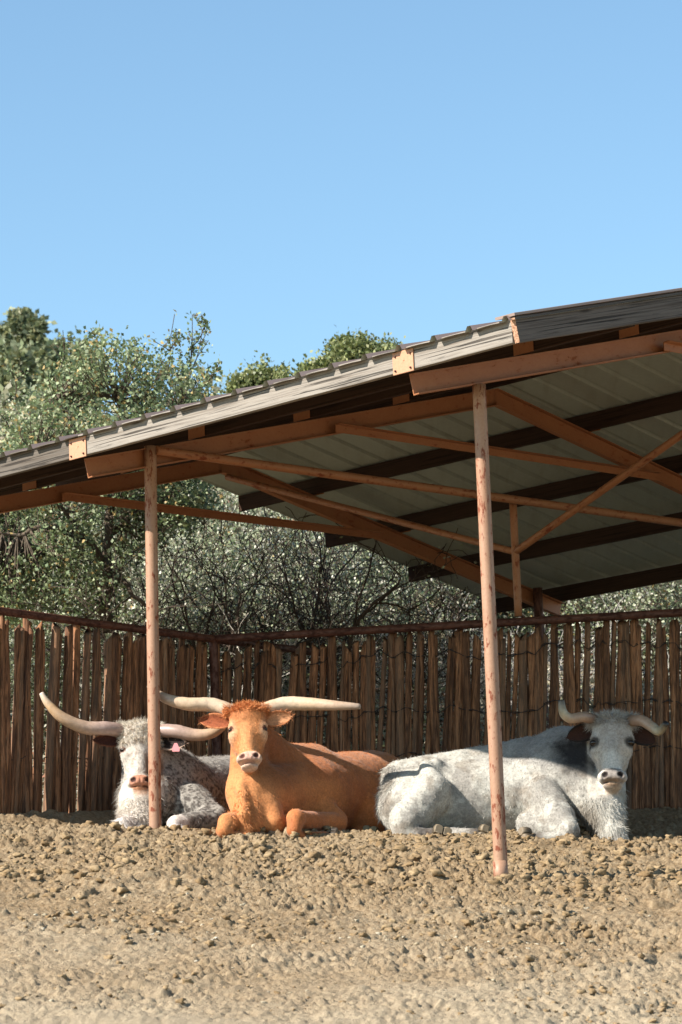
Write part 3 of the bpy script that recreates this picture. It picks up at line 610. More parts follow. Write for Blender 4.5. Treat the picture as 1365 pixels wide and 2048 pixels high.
# ------------------------------------------------------------------ cattle
class Field:
    """smooth union of capsules and ellipsoids sampled on a grid, meshed as one continuous surface"""
    def __init__(s): s.p = []
    def cap(s, a, b, r1, r2, k=.05): s.p.append(('c', np.array(a, float), np.array(b, float), r1, r2, k)); return s
    def ell(s, c, r, k=.05, ax=None, cut=False): s.p.append(('x' if cut else 'e', np.array(c, float), np.eye(3) if ax is None else np.array(ax, float), np.array(r, float) if np.ndim(r) else np.full(3, float(r)), k)); return s
    def chain(s, pts, k=.05):
        for (a, ra), (b, rb) in zip(pts[:-1], pts[1:]): s.cap(a, b, ra, rb, k)
        return s
    def mesh(s, h=.009, warp=.006, seed=1):
        lo = np.full(3, 1e9); hi = -lo
        for q in s.p:
            if q[0] == 'c': l = np.minimum(q[1], q[2]) - max(q[3], q[4]); u = np.maximum(q[1], q[2]) + max(q[3], q[4])
            elif q[0] == 'e': m = q[3].max(); l = q[1] - m; u = q[1] + m
            else: continue
            lo = np.minimum(lo, l); hi = np.maximum(hi, u)
        lo -= .06; hi += .06; N = np.ceil((hi - lo) / h).astype(int) + 1; D = np.full(N, .2, dtype=np.float32); ax = [lo[i] + h * np.arange(N[i]) for i in range(3)]
        for q in s.p:
            if q[0] == 'c': l = np.minimum(q[1] - q[3], q[2] - q[4]); u = np.maximum(q[1] + q[3], q[2] + q[4]); k = q[5]
            else: m = q[3].max(); l = q[1] - m; u = q[1] + m; k = q[4]
            l = l - k * 1.2 - .03; u = u + k * 1.2 + .03
            i0 = np.clip(np.floor((l - lo) / h).astype(int), 0, N); i1 = np.clip(np.ceil((u - lo) / h).astype(int) + 1, 0, N); sl_ = tuple(slice(a, b) for a, b in zip(i0, i1))
            X, Y, Zz = np.meshgrid(ax[0][sl_[0]], ax[1][sl_[1]], ax[2][sl_[2]], indexing='ij')
            if q[0] == 'c':
                a, b = q[1], q[2]; ba = b - a; t = ((X - a[0]) * ba[0] + (Y - a[1]) * ba[1] + (Zz - a[2]) * ba[2]) / max(ba.dot(ba), 1e-9); t = np.clip(t, 0, 1)
                d = np.sqrt((X - a[0] - t * ba[0]) ** 2 + (Y - a[1] - t * ba[1]) ** 2 + (Zz - a[2] - t * ba[2]) ** 2) - (q[3] + (q[4] - q[3]) * t)
            else:
                dx, dy, dz = X - q[1][0], Y - q[1][1], Zz - q[1][2]; R = q[2]; r = q[3]; L = [R[i][0] * dx + R[i][1] * dy + R[i][2] * dz for i in range(3)]
                k0 = np.sqrt(sum((L[i] / r[i]) ** 2 for i in range(3))) + 1e-6; k1 = np.sqrt(sum((L[i] / r[i] ** 2) ** 2 for i in range(3))) + 1e-6; d = k0 * (k0 - 1) / k1
            c = D[sl_]
            if q[0] == 'x': hh = np.clip(.5 - .5 * (c + d) / k, 0, 1); D[sl_] = c + (-d - c) * hh + k * hh * (1 - hh)
            else: hh = np.clip(.5 + .5 * (c - d) / k, 0, 1); D[sl_] = c + (d - c) * hh - k * hh * (1 - hh)
        near = np.abs(D) < .04
        idx = np.nonzero(near); P = np.stack([ax[i][idx[i]] for i in range(3)], -1); D[idx] += (warp * fbm(P * 9, 2, seed) + .9 * warp * np.abs(fbm(P * (15, 15, 5) + .6 * fbm(P * 6, 2, 3)[:, None], 2, seed + 2)) + .35 * warp * fbm(P * 34, 2, seed + 5)).astype(np.float32)
        # surface nets
        sg = D < 0; cs = [(a, b, c) for a in (0, 1) for b in (0, 1) for c in (0, 1)]
        cnt = sum(sg[a:N[0] - 1 + a, b:N[1] - 1 + b, c:N[2] - 1 + c].astype(np.int8) for a, b, c in cs); act = (cnt > 0) & (cnt < 8)
        ci = np.stack(np.nonzero(act), -1); vid = np.full(act.shape, -1, dtype=np.int64); vid[act] = np.arange(len(ci)); acc = np.zeros((len(ci), 3)); w = np.zeros(len(ci))
        for a in cs:
            for dm in range(3):
                if a[dm]: continue
                b = list(a); b[dm] = 1; ia = ci + a; ib = ci + b; da = D[tuple(ia.T)]; db = D[tuple(ib.T)]; cr = (da < 0) != (db < 0)
                t = np.where(cr, da / np.where(cr, da - db, 1), 0); p = np.array(a, float)[None] + np.zeros((len(ci), 3)); p[:, dm] += t; acc[cr] += p[cr]; w[cr] += 1
        V = lo + (ci + acc / w[:, None]) * h; Fs = []
        for dm in range(3):
            o1, o2 = [(1, 2), (2, 0), (0, 1)][dm]; slA = [slice(None)] * 3; slB = [slice(None)] * 3; slA[dm] = slice(0, -1); slB[dm] = slice(1, None); A_, B_ = sg[tuple(slA)], sg[tuple(slB)]
            e = np.stack(np.nonzero(A_ != B_), -1); ok = (e[:, o1] > 0) & (e[:, o2] > 0) & (e[:, o1] < act.shape[o1]) & (e[:, o2] < act.shape[o2]); e = e[ok]; fl = A_[tuple(e.T)]
            def g_(d1, d2): q = e.copy(); q[:, o1] -= d1; q[:, o2] -= d2; return vid[tuple(q.T)]
            qd = np.stack([g_(1, 1), g_(0, 1), g_(0, 0), g_(1, 0)], 1); qd[~fl] = qd[~fl][:, ::-1]; Fs.append(qd)
        Fc = np.concatenate(Fs); Fc = Fc[(Fc >= 0).all(1)]
        # one light smoothing pass
        for _ in range(1):
            sm_ = np.zeros_like(V); ct = np.zeros(len(V))
            for i in range(4): np.add.at(sm_, Fc[:, i], V[Fc[:, (i + 1) % 4]]); np.add.at(ct, Fc[:, i], 1)
            V = V * .5 + .5 * sm_ / np.maximum(ct, 1)[:, None]
        n = np.cross(V[Fc[:, 1]] - V[Fc[:, 0]], V[Fc[:, 3]] - V[Fc[:, 0]]); VN = np.zeros_like(V)
        for i in range(4): np.add.at(VN, Fc[:, i], n)
        VN /= np.linalg.norm(VN, axis=1)[:, None] + 1e-12
        return V, Fc, VN
class Head:
    def __init__(s, O, L, tilt, yaw=0, roll=0):
        R = Matrix.Rotation(yaw, 3, 'Z') @ Matrix.Rotation(roll, 3, 'Y'); s.O = np.array(O, float); s.L = L; s.kz = 1
        s.S = np.array(R @ Vector((1, 0, 0))); s.A = np.array(R @ Vector((0, -math.sin(tilt), -math.cos(tilt)))); s.N = np.array(R @ Vector((0, -math.cos(tilt), math.sin(tilt))))
        s.ax = np.stack([s.S, s.A, s.N])
    def p(s, x, a, n): return s.O + s.L * (s.S * x + s.A * a + s.N * n)
    def loc(s, V): return (V - s.O) @ s.ax.T / s.L
    def build(s, f):
        L = s.L; e = lambda c, r, k=.05, cut=False: f.ell(s.p(*c), np.array(r) * L, k, s.ax, cut); cp = lambda a, b, r1, r2, k=.05: f.cap(s.p(*a), s.p(*b), r1 * L, r2 * L, k)
        e((0, .15, -.17), (.245, .20, .19)); e((0, .28, -.14), (.262, .27, .12), .04)
        for q in (-1, 1):
            e((q * .215, .325, -.145), (.072, .055, .072), .025); e((q * .20, .44, -.20), (.075, .10, .09), .04); e((q * .125, .50, -.29), (.11, .20, .14), .05); e((q * .27, .06, -.17), (.09, .085, .09), .04)
        cp((0, .35, -.23), (0, .84, -.175), .165, .118, .035); e((0, .50, -.095), (.088, .38, .07), .025)
        e((-.07, .875, -.125), (.125, .095, .13), .03); e((.07, .875, -.125), (.125, .095, .13), .03); e((0, .968, -.18), (.135, .062, .10), .022); cp((0, .42, -.42), (0, .90, -.28), .15, .09, .06)
        for q in (-1, 1):
            e((q * .095, .875, -.005), (.036, .028, .05), .012, True); e((q * .125, .885, -.02), (.02, .05, .03), .01, True)
        e((0, .948, -.06), (.15, .007, .10), .012, True); e((0, .90, .0), (.008, .05, .02), .006, True)
def mixc(c, m, col): return c * (1 - m[:, None]) + np.array(srgb(*col)[:3]) * m[:, None]
def hairs(name, V, N, Cc, parent, n, length, width, dirf, seed=0, mask=None, curl=.3, segs=3, mat='hair', tint=.12, lift=.0):
    rg = np.random.default_rng(seed); w = np.ones(len(V)) if mask is None else mask.astype(float); 
    if w.sum() == 0: return None
    i = rg.choice(len(V), n, p=w / w.sum()); P = V[i] + rg.normal(size=(n, 3)) * .004 - N[i] * .004; d = dirf(V[i], N[i]) + rg.normal(size=(n, 3)) * curl; d /= np.linalg.norm(d, axis=1)[:, None]
    Ln = (length if np.ndim(length) == 0 else length[i]) * rg.uniform(.5, 1.3, n); sd_ = np.cross(d, rg.normal(size=(n, 3))); sd_ /= np.linalg.norm(sd_, axis=1)[:, None]
    cur = P; rings = []; bend = rg.normal(size=(n, 3)) * curl + np.array([0, 0, -.25])
    for k in range(segs + 1):
        t = k / segs; ww = width * (1 - t) ** .7 * .5
        rings.append(cur if k == segs else np.stack([cur - sd_ * ww, cur + sd_ * ww], 1)); dd = d + bend * t; dd /= np.linalg.norm(dd, axis=1)[:, None]; cur = cur + dd * (Ln / segs)[:, None]
    Vt = np.concatenate([np.concatenate(rings[:-1], 1), rings[-1][:, None]], 1); m = Vt.shape[1]; base = (np.arange(n) * m)[:, None]; Fq = []
    tri = []
    for k in range(segs - 1): a = 2 * k; tri += [(a, a + 1, a + 3), (a, a + 3, a + 2)]
    tri.append((2 * segs - 2, 2 * segs - 1, 2 * segs)); T = np.concatenate([base + np.array(t)[None] for t in tri])
    col = np.repeat(Cc[i] * (1 + rg.normal(size=(n, 1)) * tint).clip(.4, 1.5), m, 0)
    return mk(name, Vt.reshape(-1, 3), T, M[mat], parent, col=col)
def horn(parent, pts, radii, cols, yref=None):
    P = catmull([tuple(p) for p in pts], 30); R = np.interp(np.linspace(0, 1, 30), np.linspace(0, 1, len(radii)), radii); R = R * (1 + .03 * np.sin(np.arange(30) * 2.1) * np.linspace(1, .1, 30)); V, Fc = tube(P, R, 18)
    V = np.concatenate([V, [P[-1] + (P[-1] - P[-2]) * .35]]); tip = len(V) - 1; Fc = Fc[:-1] + [(29 * 18 + j, 29 * 18 + (j + 1) % 18, tip) for j in range(18)]
    t = np.concatenate([np.repeat(np.linspace(0, 1, 30), 18), [1]]); cs = np.array([srgb(*c)[:3] for c in cols]); x = np.linspace(0, 1, len(cols)); col = np.stack([np.interp(t, x, cs[:, i]) for i in range(3)], 1)
    return mk('horn', V, Fc, M['horn'], parent, True, col=col)
def ear(parent, base, tip, width, N, cin, cout, cup=.45, hairn=260, seed=0, drop=None):
    base, tip, N = np.array(base, float), np.array(tip, float), np.array(N, float); D = tip - base; L = np.linalg.norm(D); D /= L; N = N - D * N.dot(D); N /= np.linalg.norm(N); Wd = np.cross(N, D); nu, nv = 16, 13; G = []; 
    for side in (1, -1):
        for i in range(nu):
            u = i / (nu - 1); w = width * .5 * max(.04, math.sin(math.pi * min(1, .14 + .86 * u)) ** .62)
            for j in range(nv):
                v = -1 + 2 * j / (nv - 1); th = .006 * (1 - v * v * .9) * side; G.append(base + D * L * u + Wd * w * v + N * (cup * w * (v * v) - cup * w * .5 + th + .012 * math.sin(u * 3)))
    G = np.array(G); Fc = []; o = nu * nv
    for i in range(nu - 1):
        for j in range(nv - 1):
            a = i * nv + j; Fc.append((a, a + 1, a + nv + 1, a + nv)); Fc.append((o + a, o + a + nv, o + a + nv + 1, o + a + 1))
    bd = [j for j in range(nv)] + [i * nv + nv - 1 for i in range(1, nu)] + [(nu - 1) * nv + j for j in range(nv - 2, -1, -1)] + [i * nv for i in range(nu - 2, 0, -1)]
    for q in range(len(bd)): a, b = bd[q], bd[(q + 1) % len(bd)]; Fc.append((b, a, o + a, o + b))
    vv = np.tile(np.linspace(-1, 1, nv), nu * 2); front = np.arange(len(G)) < o; inn = front & (np.abs(vv) < .75); col = np.tile(srgb(*cout)[:3], (len(G), 1)).astype(float); col[inn] = srgb(*cin)[:3]
    e = mk('ear', G, Fc, M['hide'], parent, True, col=col)
    hairs('ear_hair', G, np.tile(N, (len(G), 1)), col, e, hairn, .028, .003, lambda V, Nn: D * .8 + Nn * .5 + Wd * 0, seed, curl=.5)
    return e
def hoof(parent, pos, d, up, s=.05, col=(150, 146, 120)):
    pos, d, up = Vector(pos), Vector(d).normalized(), Vector(up); y = up.cross(d).normalized(); up = d.cross(y); V0, F0 = rocks_clean; V0s = V0; Vs = []; Fs = []; n = 0
    for q in (-1, 1):
        V = V0.copy(); V = np.sign(V) * np.abs(V) ** .62; V[:, 2] = np.maximum(V[:, 2], -.6); V[:, 0] = np.minimum(V[:, 0], .6); V[:, 0] = np.where(V[:, 0] > 0, V[:, 0], V[:, 0] * .8); V[:, 2] *= np.where(V[:, 0] > 0, 1 - .35 * V[:, 0], 1)
        V = V * (s, s * .48, s * .72); V[:, 1] += q * s * .50; Vs.append(np.array([tuple(pos + d * v[0] + y * v[1] + up * v[2]) for v in V])); Fs.append(F0 + n); n += len(V)
    V = np.concatenate(Vs); return mk('hoof', V, np.concatenate(Fs), M['hoof'], parent, True, col=np.array(srgb(*col)[:3]) * np.where(np.tile(V0s[:, 0] < .15, 2), .3, 1)[:, None])
bm = bmesh.new(); bmesh.ops.create_icosphere(bm, subdivisions=3, radius=1); rocks_clean = (np.array([v.co[:] for v in bm.verts]), np.array([[v.index for v in f.verts] for f in bm.faces])); bm.free()
def eye(parent, c, r, H):
    V = (rocks_clean[0] * (r, r * .72, r)) @ H.ax + np.array(c); return mk('eye', V, rocks_clean[1], M['eye'], parent, True)
def down(V, N):
    g_ = np.array([0, 0, -1.0]); t = g_ - N * (N @ g_)[:, None]; return t * .9 + N * .35

# ---- pale steer on the right
def pale_steer():
    root = thing('longhorn_steer', 'shaggy white and grey steer with short upturned horns lying at the right', 'steer', tuple(U(1000, 1690, 25.1)), 'longhorn cattle resting under the shelter')
    f = Field(); H = Head(U(1224, 1424, 24.78), .545, math.radians(17), math.radians(-3), math.radians(2.5)); P = U
    f.cap(P(850, 1607, 25.27), P(1080, 1592, 25.27), .29, .325, .08)
    f.ell(P(822, 1612, 25.2), (.24, .27, .235), .08); f.ell(P(868, 1545, 25.12), (.07, .09, .075), .07); f.ell(P(790, 1575, 25.25), (.07, .1, .07), .05); f.ell(P(872, 1528, 25.12), (.05, .07, .045), .04); f.cap(P(800, 1556, 25.3), P(1060, 1510, 25.33), .13, .13, .05)
    f.chain([(P(862, 1590, 24.98), .15), (P(815, 1640, 24.88), .13), (P(808, 1668, 24.84), .075)], .03); f.cap(P(852, 1535, 25.05), P(868, 1575, 24.94), .05, .10, .04); f.cap(P(806, 1672, 24.86), P(868, 1668, 24.74), .062, .045, .03)
    f.cap(P(900, 1668, 24.9), P(952, 1668, 24.78), .05, .04, .03)
    f.ell(P(1105, 1568, 25.16), (.27, .25, .31), .08); f.cap(P(1060, 1535, 25.3), P(1130, 1502, 25.28), .17, .165, .09); f.cap(P(1125, 1512, 25.25), H.p(0, .28, -.42), .20, .145, .08)
    f.cap(P(1150, 1560, 25.05), P(1208, 1630, 24.86), .20, .135, .08); f.cap(H.p(0, .52, -.56), P(1214, 1630, 24.86), .11, .12, .05); f.cap(P(1205, 1615, 24.85), P(1226, 1668, 24.72), .115, .088, .05); f.cap(P(1226, 1668, 24.72), P(1240, 1684, 24.66), .08, .05, .04)
    f.chain([(P(1085, 1590, 24.94), .14), (P(1120, 1635, 24.76), .108), (P(1141, 1660, 24.62), .068)], .03); f.cap(P(1060, 1648, 24.9), P(1138, 1662, 24.66), .10, .066, .05); f.cap(P(1138, 1672, 24.6), P(1062, 1678, 24.62), .045, .036, .02)
    H.build(f); V, Fc, N = f.mesh(.009, .007, 3)
    px = np.array([0.0]); h = H.loc(V); hh = sm(.345, .30, np.abs(h[:, 0])) * sm(-.42, -.28, h[:, 2]) * sm(1.12, 1.03, h[:, 1]) * sm(-.16, -.1, h[:, 1]); ishead = hh > .4
    nz = fbm(V * 5, 3, 8); nf = fbm(V * 38, 3, 9); c = np.tile(srgb(190, 186, 177)[:3], (len(V), 1)).astype(float)
    c = mixc(c, sm(-.1, .35, nz + .45 * nf) * .7, (138, 132, 126)); c = mixc(c, sm(.1, .45, fbm(V * 9 + 30, 3, 77)) * .5, (128, 114, 98)); shx, shz = np.array(U(1120, 1500, 25)) [[0, 2]]
    dn = np.sqrt((V[:, 0] - shx) ** 2 + ((V[:, 2] - shz) * 1.1) ** 2); c = mixc(c, sm(.75, .15, dn + .12 * nz) * (V[:, 2] > shz - .6) * sm(-.22, .1, V[:, 2] - shz + .08 * nz) * .9, (158, 155, 153))
    nk = np.sqrt(((V - np.array(U(1155, 1510, 24.95))) ** 2 * (1, .5, 1)).sum(1)); c = mixc(c, sm(.26, .08, nk + .06 * nz + .05 * nf) * (~ishead), (46, 44, 46))
    b2 = np.sqrt(((V - np.array(U(1178, 1640, 24.8))) ** 2 * (1, .3, 1)).sum(1)); c = mixc(c, sm(.17, .05, b2 + .05 * nf) * (~ishead) * .75, (110, 98, 84))
    hk = np.sqrt(((V - np.array(U(845, 1668, 24.8))) ** 2 * (1, .3, 1)).sum(1)); c = mixc(c, sm(.10, .03, hk + .05 * nf) * .9, (52, 46, 44)); 
    kn = np.sqrt(((V - np.array(U(1140, 1668, 24.6))) ** 2).sum(1)); c = mixc(c, sm(.10, .03, kn) * sm(-.1, .3, nf) * .6, (90, 80, 72))
    c = mixc(c, hh * .8, (214, 206, 196)); c = mixc(c, hh * sm(-.3, .5, nf) * .5, (172, 160, 148))
    c = mixc(c, hh * sm(.30, .12, np.hypot(h[:, 0] * 1.3, h[:, 1] - .30)) * .35, (150, 144, 142)); c = mixc(c, hh * sm(.15, .09, np.abs(h[:, 0])) * sm(.5, .6, h[:, 1]) * sm(.86, .78, h[:, 1]) * .9, (226, 220, 210))
    for q in (-1, 1): c = mixc(c, hh * sm(.095, .045, np.hypot(h[:, 0] - q * .232, h[:, 1] - .39)) * .9, (34, 26, 24))
    nose = hh * sm(.17, .145, np.hypot(h[:, 0], (h[:, 1] - .90) * 1.5)) * (h[:, 2] > -.16); c = mixc(c, nose * .9, (150, 140, 134)); c = mixc(c, hh * sm(.775, .79, h[:, 1]) * sm(.815, .80, h[:, 1]) * sm(.15, .13, np.abs(h[:, 0])) * .7, (60, 52, 48))
    c = mixc(c, hh * sm(.90, .95, h[:, 1]) * sm(.16, .04, np.abs(h[:, 0])) * sm(1.1, .98, h[:, 1]) * .65, (160, 122, 84))
    for q in (-1, 1): c = mixc(c, hh * sm(.05, .03, np.hypot(h[:, 0] - q * .098, h[:, 1] - .875)), (42, 32, 30))
    for q in ((884, 1664, 24.7), (966, 1664, 24.74), (1054, 1672, 24.6)): hd = np.sqrt(((V - np.array(U(*q))) ** 2).sum(1)); c = mixc(c, sm(.16, .07, hd + .03 * nf) * .85, (72, 60, 52))
    body = mk('body', V, Fc, M['hide'], root, True, col=c)
    hairs('coat_hair', V, N, c, body, 42000, .019, .0026, lambda a, b: down(a, b) + np.array([-.35, 0, 0]), 1, (~ishead).astype(float), .35, 2, tint=.18)
    long_ = ((np.sqrt(((V - np.array(U(1222, 1640, 24.75))) ** 2 * (1, .4, .5)).sum(1)) < .22) & ~ishead) | (np.sqrt(((V - np.array(U(765, 1580, 25.2))) ** 2).sum(1)) < .2)
    hairs('chest_hair', V, N, c, body, 5000, .055, .003, down, 2, long_, .25, 3)
    hairs('face_hair', V, N, c, body, 9000, .014, .0022, lambda a, b: down(a, b), 4, ishead & (h[:, 1] < .8), .35, 2, tint=.16)
    poll = ishead & (h[:, 1] < .16) & (h[:, 2] > -.30); cp = mixc(c, np.full(len(c), .5), (150, 142, 132)); hairs('poll_hair', V, N, cp, body, 3800, .055, .003, lambda a, b: b * .7 + H.A * .3 + H.S * (np.sign((a - H.O) @ H.S))[:, None] * .3, 3, poll, .6, 3, tint=.2)
    hc = [(120, 96, 80), (168, 138, 116), (176, 148, 124), (186, 172, 144), (46, 40, 36)]
    horn(root, [H.p(-.20, .05, -.17), U(1168, 1434, 24.76), U(1142, 1437, 24.72), U(1127, 1425, 24.70), U(1123, 1400, 24.70)], [.040, .038, .036, .032, .021], hc)
    horn(root, [H.p(.20, .07, -.15), U(1283, 1441, 24.72), U(1303, 1453, 24.66), U(1319, 1462, 24.60), U(1333, 1446, 24.52)], [.041, .040, .037, .033, .020], hc)
    ear(root, H.p(-.24, .17, -.22), U(1134, 1476, 24.85), .135, (-.1, -1, .1), (66, 38, 26), (40, 30, 26), seed=5); ear(root, H.p(.24, .20, -.22), U(1311, 1484, 24.85), .14, (.1, -1, .1), (66, 38, 26), (36, 28, 24), seed=6)
    for q in (-1, 1): eye(root, H.p(q * .236, .39, -.128), .032, H)
    hoof(root, U(884, 1664, 24.68), (.3, -1, .1), (.25, .3, 1), .066, (130, 116, 96)); hoof(root, U(967, 1666, 24.72), (.35, -1, .05), (-.95, 0, .4), .058, (138, 122, 100)); hoof(root, U(1052, 1672, 24.58), (-1, -.6, .15), (.3, -.8, .6), .062, (130, 116, 98))
pale_steer()

# ---- brown steer in the middle
def brown_steer():
    root = thing('longhorn_steer', 'orange brown longhorn steer with long straight horns lying in the middle and facing forward', 'steer', tuple(U(600, 1680, 25.2)), 'longhorn cattle resting under the shelter')
    f = Field(); P = U; H = Head(P(494, 1403, 24.78), .50, math.radians(24), math.radians(3), math.radians(0))
    f.chain([(P(528, 1590, 25.0), .22), (P(610, 1590, 25.44), .30), (P(745, 1590, 26.15), .335)], .05); f.ell(P(778, 1594, 26.35), (.27, .3, .29), .07)
    f.cap(H.p(0, .22, -.42), P(556, 1530, 25.3), .13, .17, .06); f.cap(P(556, 1530, 25.3), P(620, 1545, 25.6), .16, .22, .06)
    f.cap(H.p(0, .42, -.56), P(500, 1590, 24.92), .125, .155, .05); f.cap(P(503, 1590, 24.88), P(500, 1648, 24.76), .175, .12, .06); f.cap(P(505, 1580, 24.93), P(540, 1590, 25.1), .16, .2, .06)
    f.chain([(H.p(0, .7, -.55), .045), (P(484, 1575, 24.74), .040), (P(489, 1630, 24.60), .034), (P(494, 1662, 24.64), .045)], .025)
    f.ell(P(610, 1596, 25.28), (.23, .10, .25), .05, ((.6, .8, 0), (.8, -.6, 0), (0, 0, 1))); f.chain([(P(620, 1600, 25.26), .12), (P(672, 1642, 25.2), .085)], .03); f.cap(P(672, 1648, 25.15), P(594, 1638, 24.66), .08, .066, .03); f.ell(P(592, 1634, 24.64), (.068, .06, .062), .02); f.cap(P(592, 1640, 24.62), P(588, 1662, 24.58), .066, .056, .02); f.cap(P(600, 1672, 24.60), P(655, 1674, 24.80), .04, .036, .015)
    f.chain([(P(510, 1640, 24.86), .11), (P(455, 1644, 24.60), .060), (P(447, 1662, 24.55), .054)], .03); f.cap(P(455, 1672, 24.58), P(500, 1676, 24.62), .04, .036, .015)
    f.ell(P(772, 1640, 25.82), (.20, .25, .2), .04); f.cap(P(740, 1662, 25.7), P(715, 1670, 25.55), .06, .05, .03); f.ell(P(738, 1634, 25.62), (.15, .11, .17), .03); f.ell(P(655, 1585, 25.32), (.09, .05, .20), .04)
    f.cap(P(535, 1610, 24.82), P(548, 1645, 24.78), .09, .09, .04)
    H.build(f); V, Fc, N = f.mesh(.009, .006, 13); h = H.loc(V); hh = sm(.345, .30, np.abs(h[:, 0])) * sm(-.42, -.28, h[:, 2]) * sm(1.12, 1.03, h[:, 1]) * sm(-.16, -.1, h[:, 1]); ishead = hh > .4
    nz = fbm(V * 4, 3, 18); nf = fbm(V * 40, 3, 19); c = np.tile(srgb(196, 122, 70)[:3], (len(V), 1)).astype(float); c = mixc(c, sm(-.2, .5, nz) * .6, (162, 90, 50)); c = mixc(c, sm(.1, .5, nf) * .3, (200, 128, 82)); fr = np.sqrt(((V - np.array(U(495, 1600, 24.7))) ** 2 * (1, .8, .22)).sum(1)); c = mixc(c, sm(.36, .16, fr) * .6, (214, 148, 94))  # paler chest front on a darker coat: sun and shade contrast put into colour
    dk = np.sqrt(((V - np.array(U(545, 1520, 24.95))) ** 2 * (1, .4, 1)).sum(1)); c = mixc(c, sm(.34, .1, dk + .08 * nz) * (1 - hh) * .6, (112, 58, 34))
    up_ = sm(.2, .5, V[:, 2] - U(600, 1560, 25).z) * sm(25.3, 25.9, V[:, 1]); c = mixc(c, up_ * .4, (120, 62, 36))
    c = mixc(c, hh * sm(.22, .05, np.abs(h[:, 0])) * sm(.1, .4, h[:, 1]) * .55, (222, 156, 104))
    for q in (-1, 1): c = mixc(c, hh * sm(.12, .02, np.hypot(h[:, 0] - q * .245, (h[:, 1] - .42) * .5)) * .6, (226, 190, 156)); c = mixc(c, hh * sm(.045, .03, np.hypot(h[:, 0] - q * .243, h[:, 1] - .39)), (90, 48, 36))
    mz = hh * sm(.215, .175, np.hypot(h[:, 0], (h[:, 1] - .93) * 1.5)) * sm(-.30, -.22, h[:, 2] + .03 * nz); c = mixc(c, mz * .85, (220, 190, 170)); c = mixc(c, hh * sm(.14, .10, np.hypot(h[:, 0], (h[:, 1] - .885) * 1.8)) * .7, (214, 164, 146))
    for q in (-1, 1): c = mixc(c, hh * sm(.048, .03, np.hypot(h[:, 0] - q * .098, h[:, 1] - .875)), (96, 56, 46))
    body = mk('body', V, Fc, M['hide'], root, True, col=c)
    hairs('coat_hair', V, N, c, body, 38000, .016, .0026, lambda a, b: down(a, b) + np.array([.4, .5, 0]), 11, (~ishead).astype(float), .25, 2, tint=.10)
    hairs('face_hair', V, N, c, body, 8000, .011, .0022, down, 14, ishead & (h[:, 1] < .8), .3, 2, tint=.18)
    dl_ = np.sqrt(((V - np.array(U(490, 1630, 24.65))) ** 2 * (1, .6, .35)).sum(1)) < .12; hairs('chest_hair', V, N, c, body, 1500, .04, .003, down, 15, dl_ & ~ishead, .25, 3)
    poll = ishead & (h[:, 1] < .15) & (h[:, 2] > -.32); cp = mixc(c, np.full(len(c), .6), (204, 132, 80)); hairs('poll_hair', V, N, cp, body, 4200, .034, .0032, lambda a, b: b * .6 + H.A * .35 + np.array([0, 0, .35]) + H.S * (np.sign((a - H.O) @ H.S))[:, None] * .35, 13, poll, .5, 3, tint=.16)
    hc = [(186, 156, 130), (206, 184, 160), (200, 174, 146), (184, 158, 136), (150, 134, 122)]
    horn(root, [H.p(-.2, .06, -.18), U(425, 1410, 24.88), U(375, 1408, 24.86), U(330, 1396, 24.88), U(297, 1372, 24.96)], [.052, .053, .048, .036, .014], hc)
    horn(root, [H.p(.2, .06, -.18), U(570, 1408, 24.88), U(620, 1408, 24.84), U(670, 1411, 24.78), U(721, 1413, 24.74)], [.052, .053, .047, .036, .019], hc)
    ear(root, H.p(-.26, .22, -.20), U(399, 1440, 24.9), .115, (-.1, -1, .05), (150, 78, 44), (186, 116, 74), seed=7); ear(root, H.p(.26, .22, -.20), U(585, 1432, 24.84), .115, (.3, -1, .05), (210, 150, 108), (190, 120, 76), seed=8)
    for q in (-1, 1): eye(root, H.p(q * .243, .39, -.135), .0195, H)
    hoof(root, U(668, 1667, 24.82), (1, -.3, .1), (0, -.6, .8), .045, (90, 80, 70)); hoof(root, U(742, 1662, 25.3), (-.4, -1, .2), (.2, 0, 1), .055, (150, 136, 104)); hoof(root, U(512, 1676, 24.62), (1, -.2, 0), (0, -.5, .8), .045, (90, 80, 70))
brown_steer()

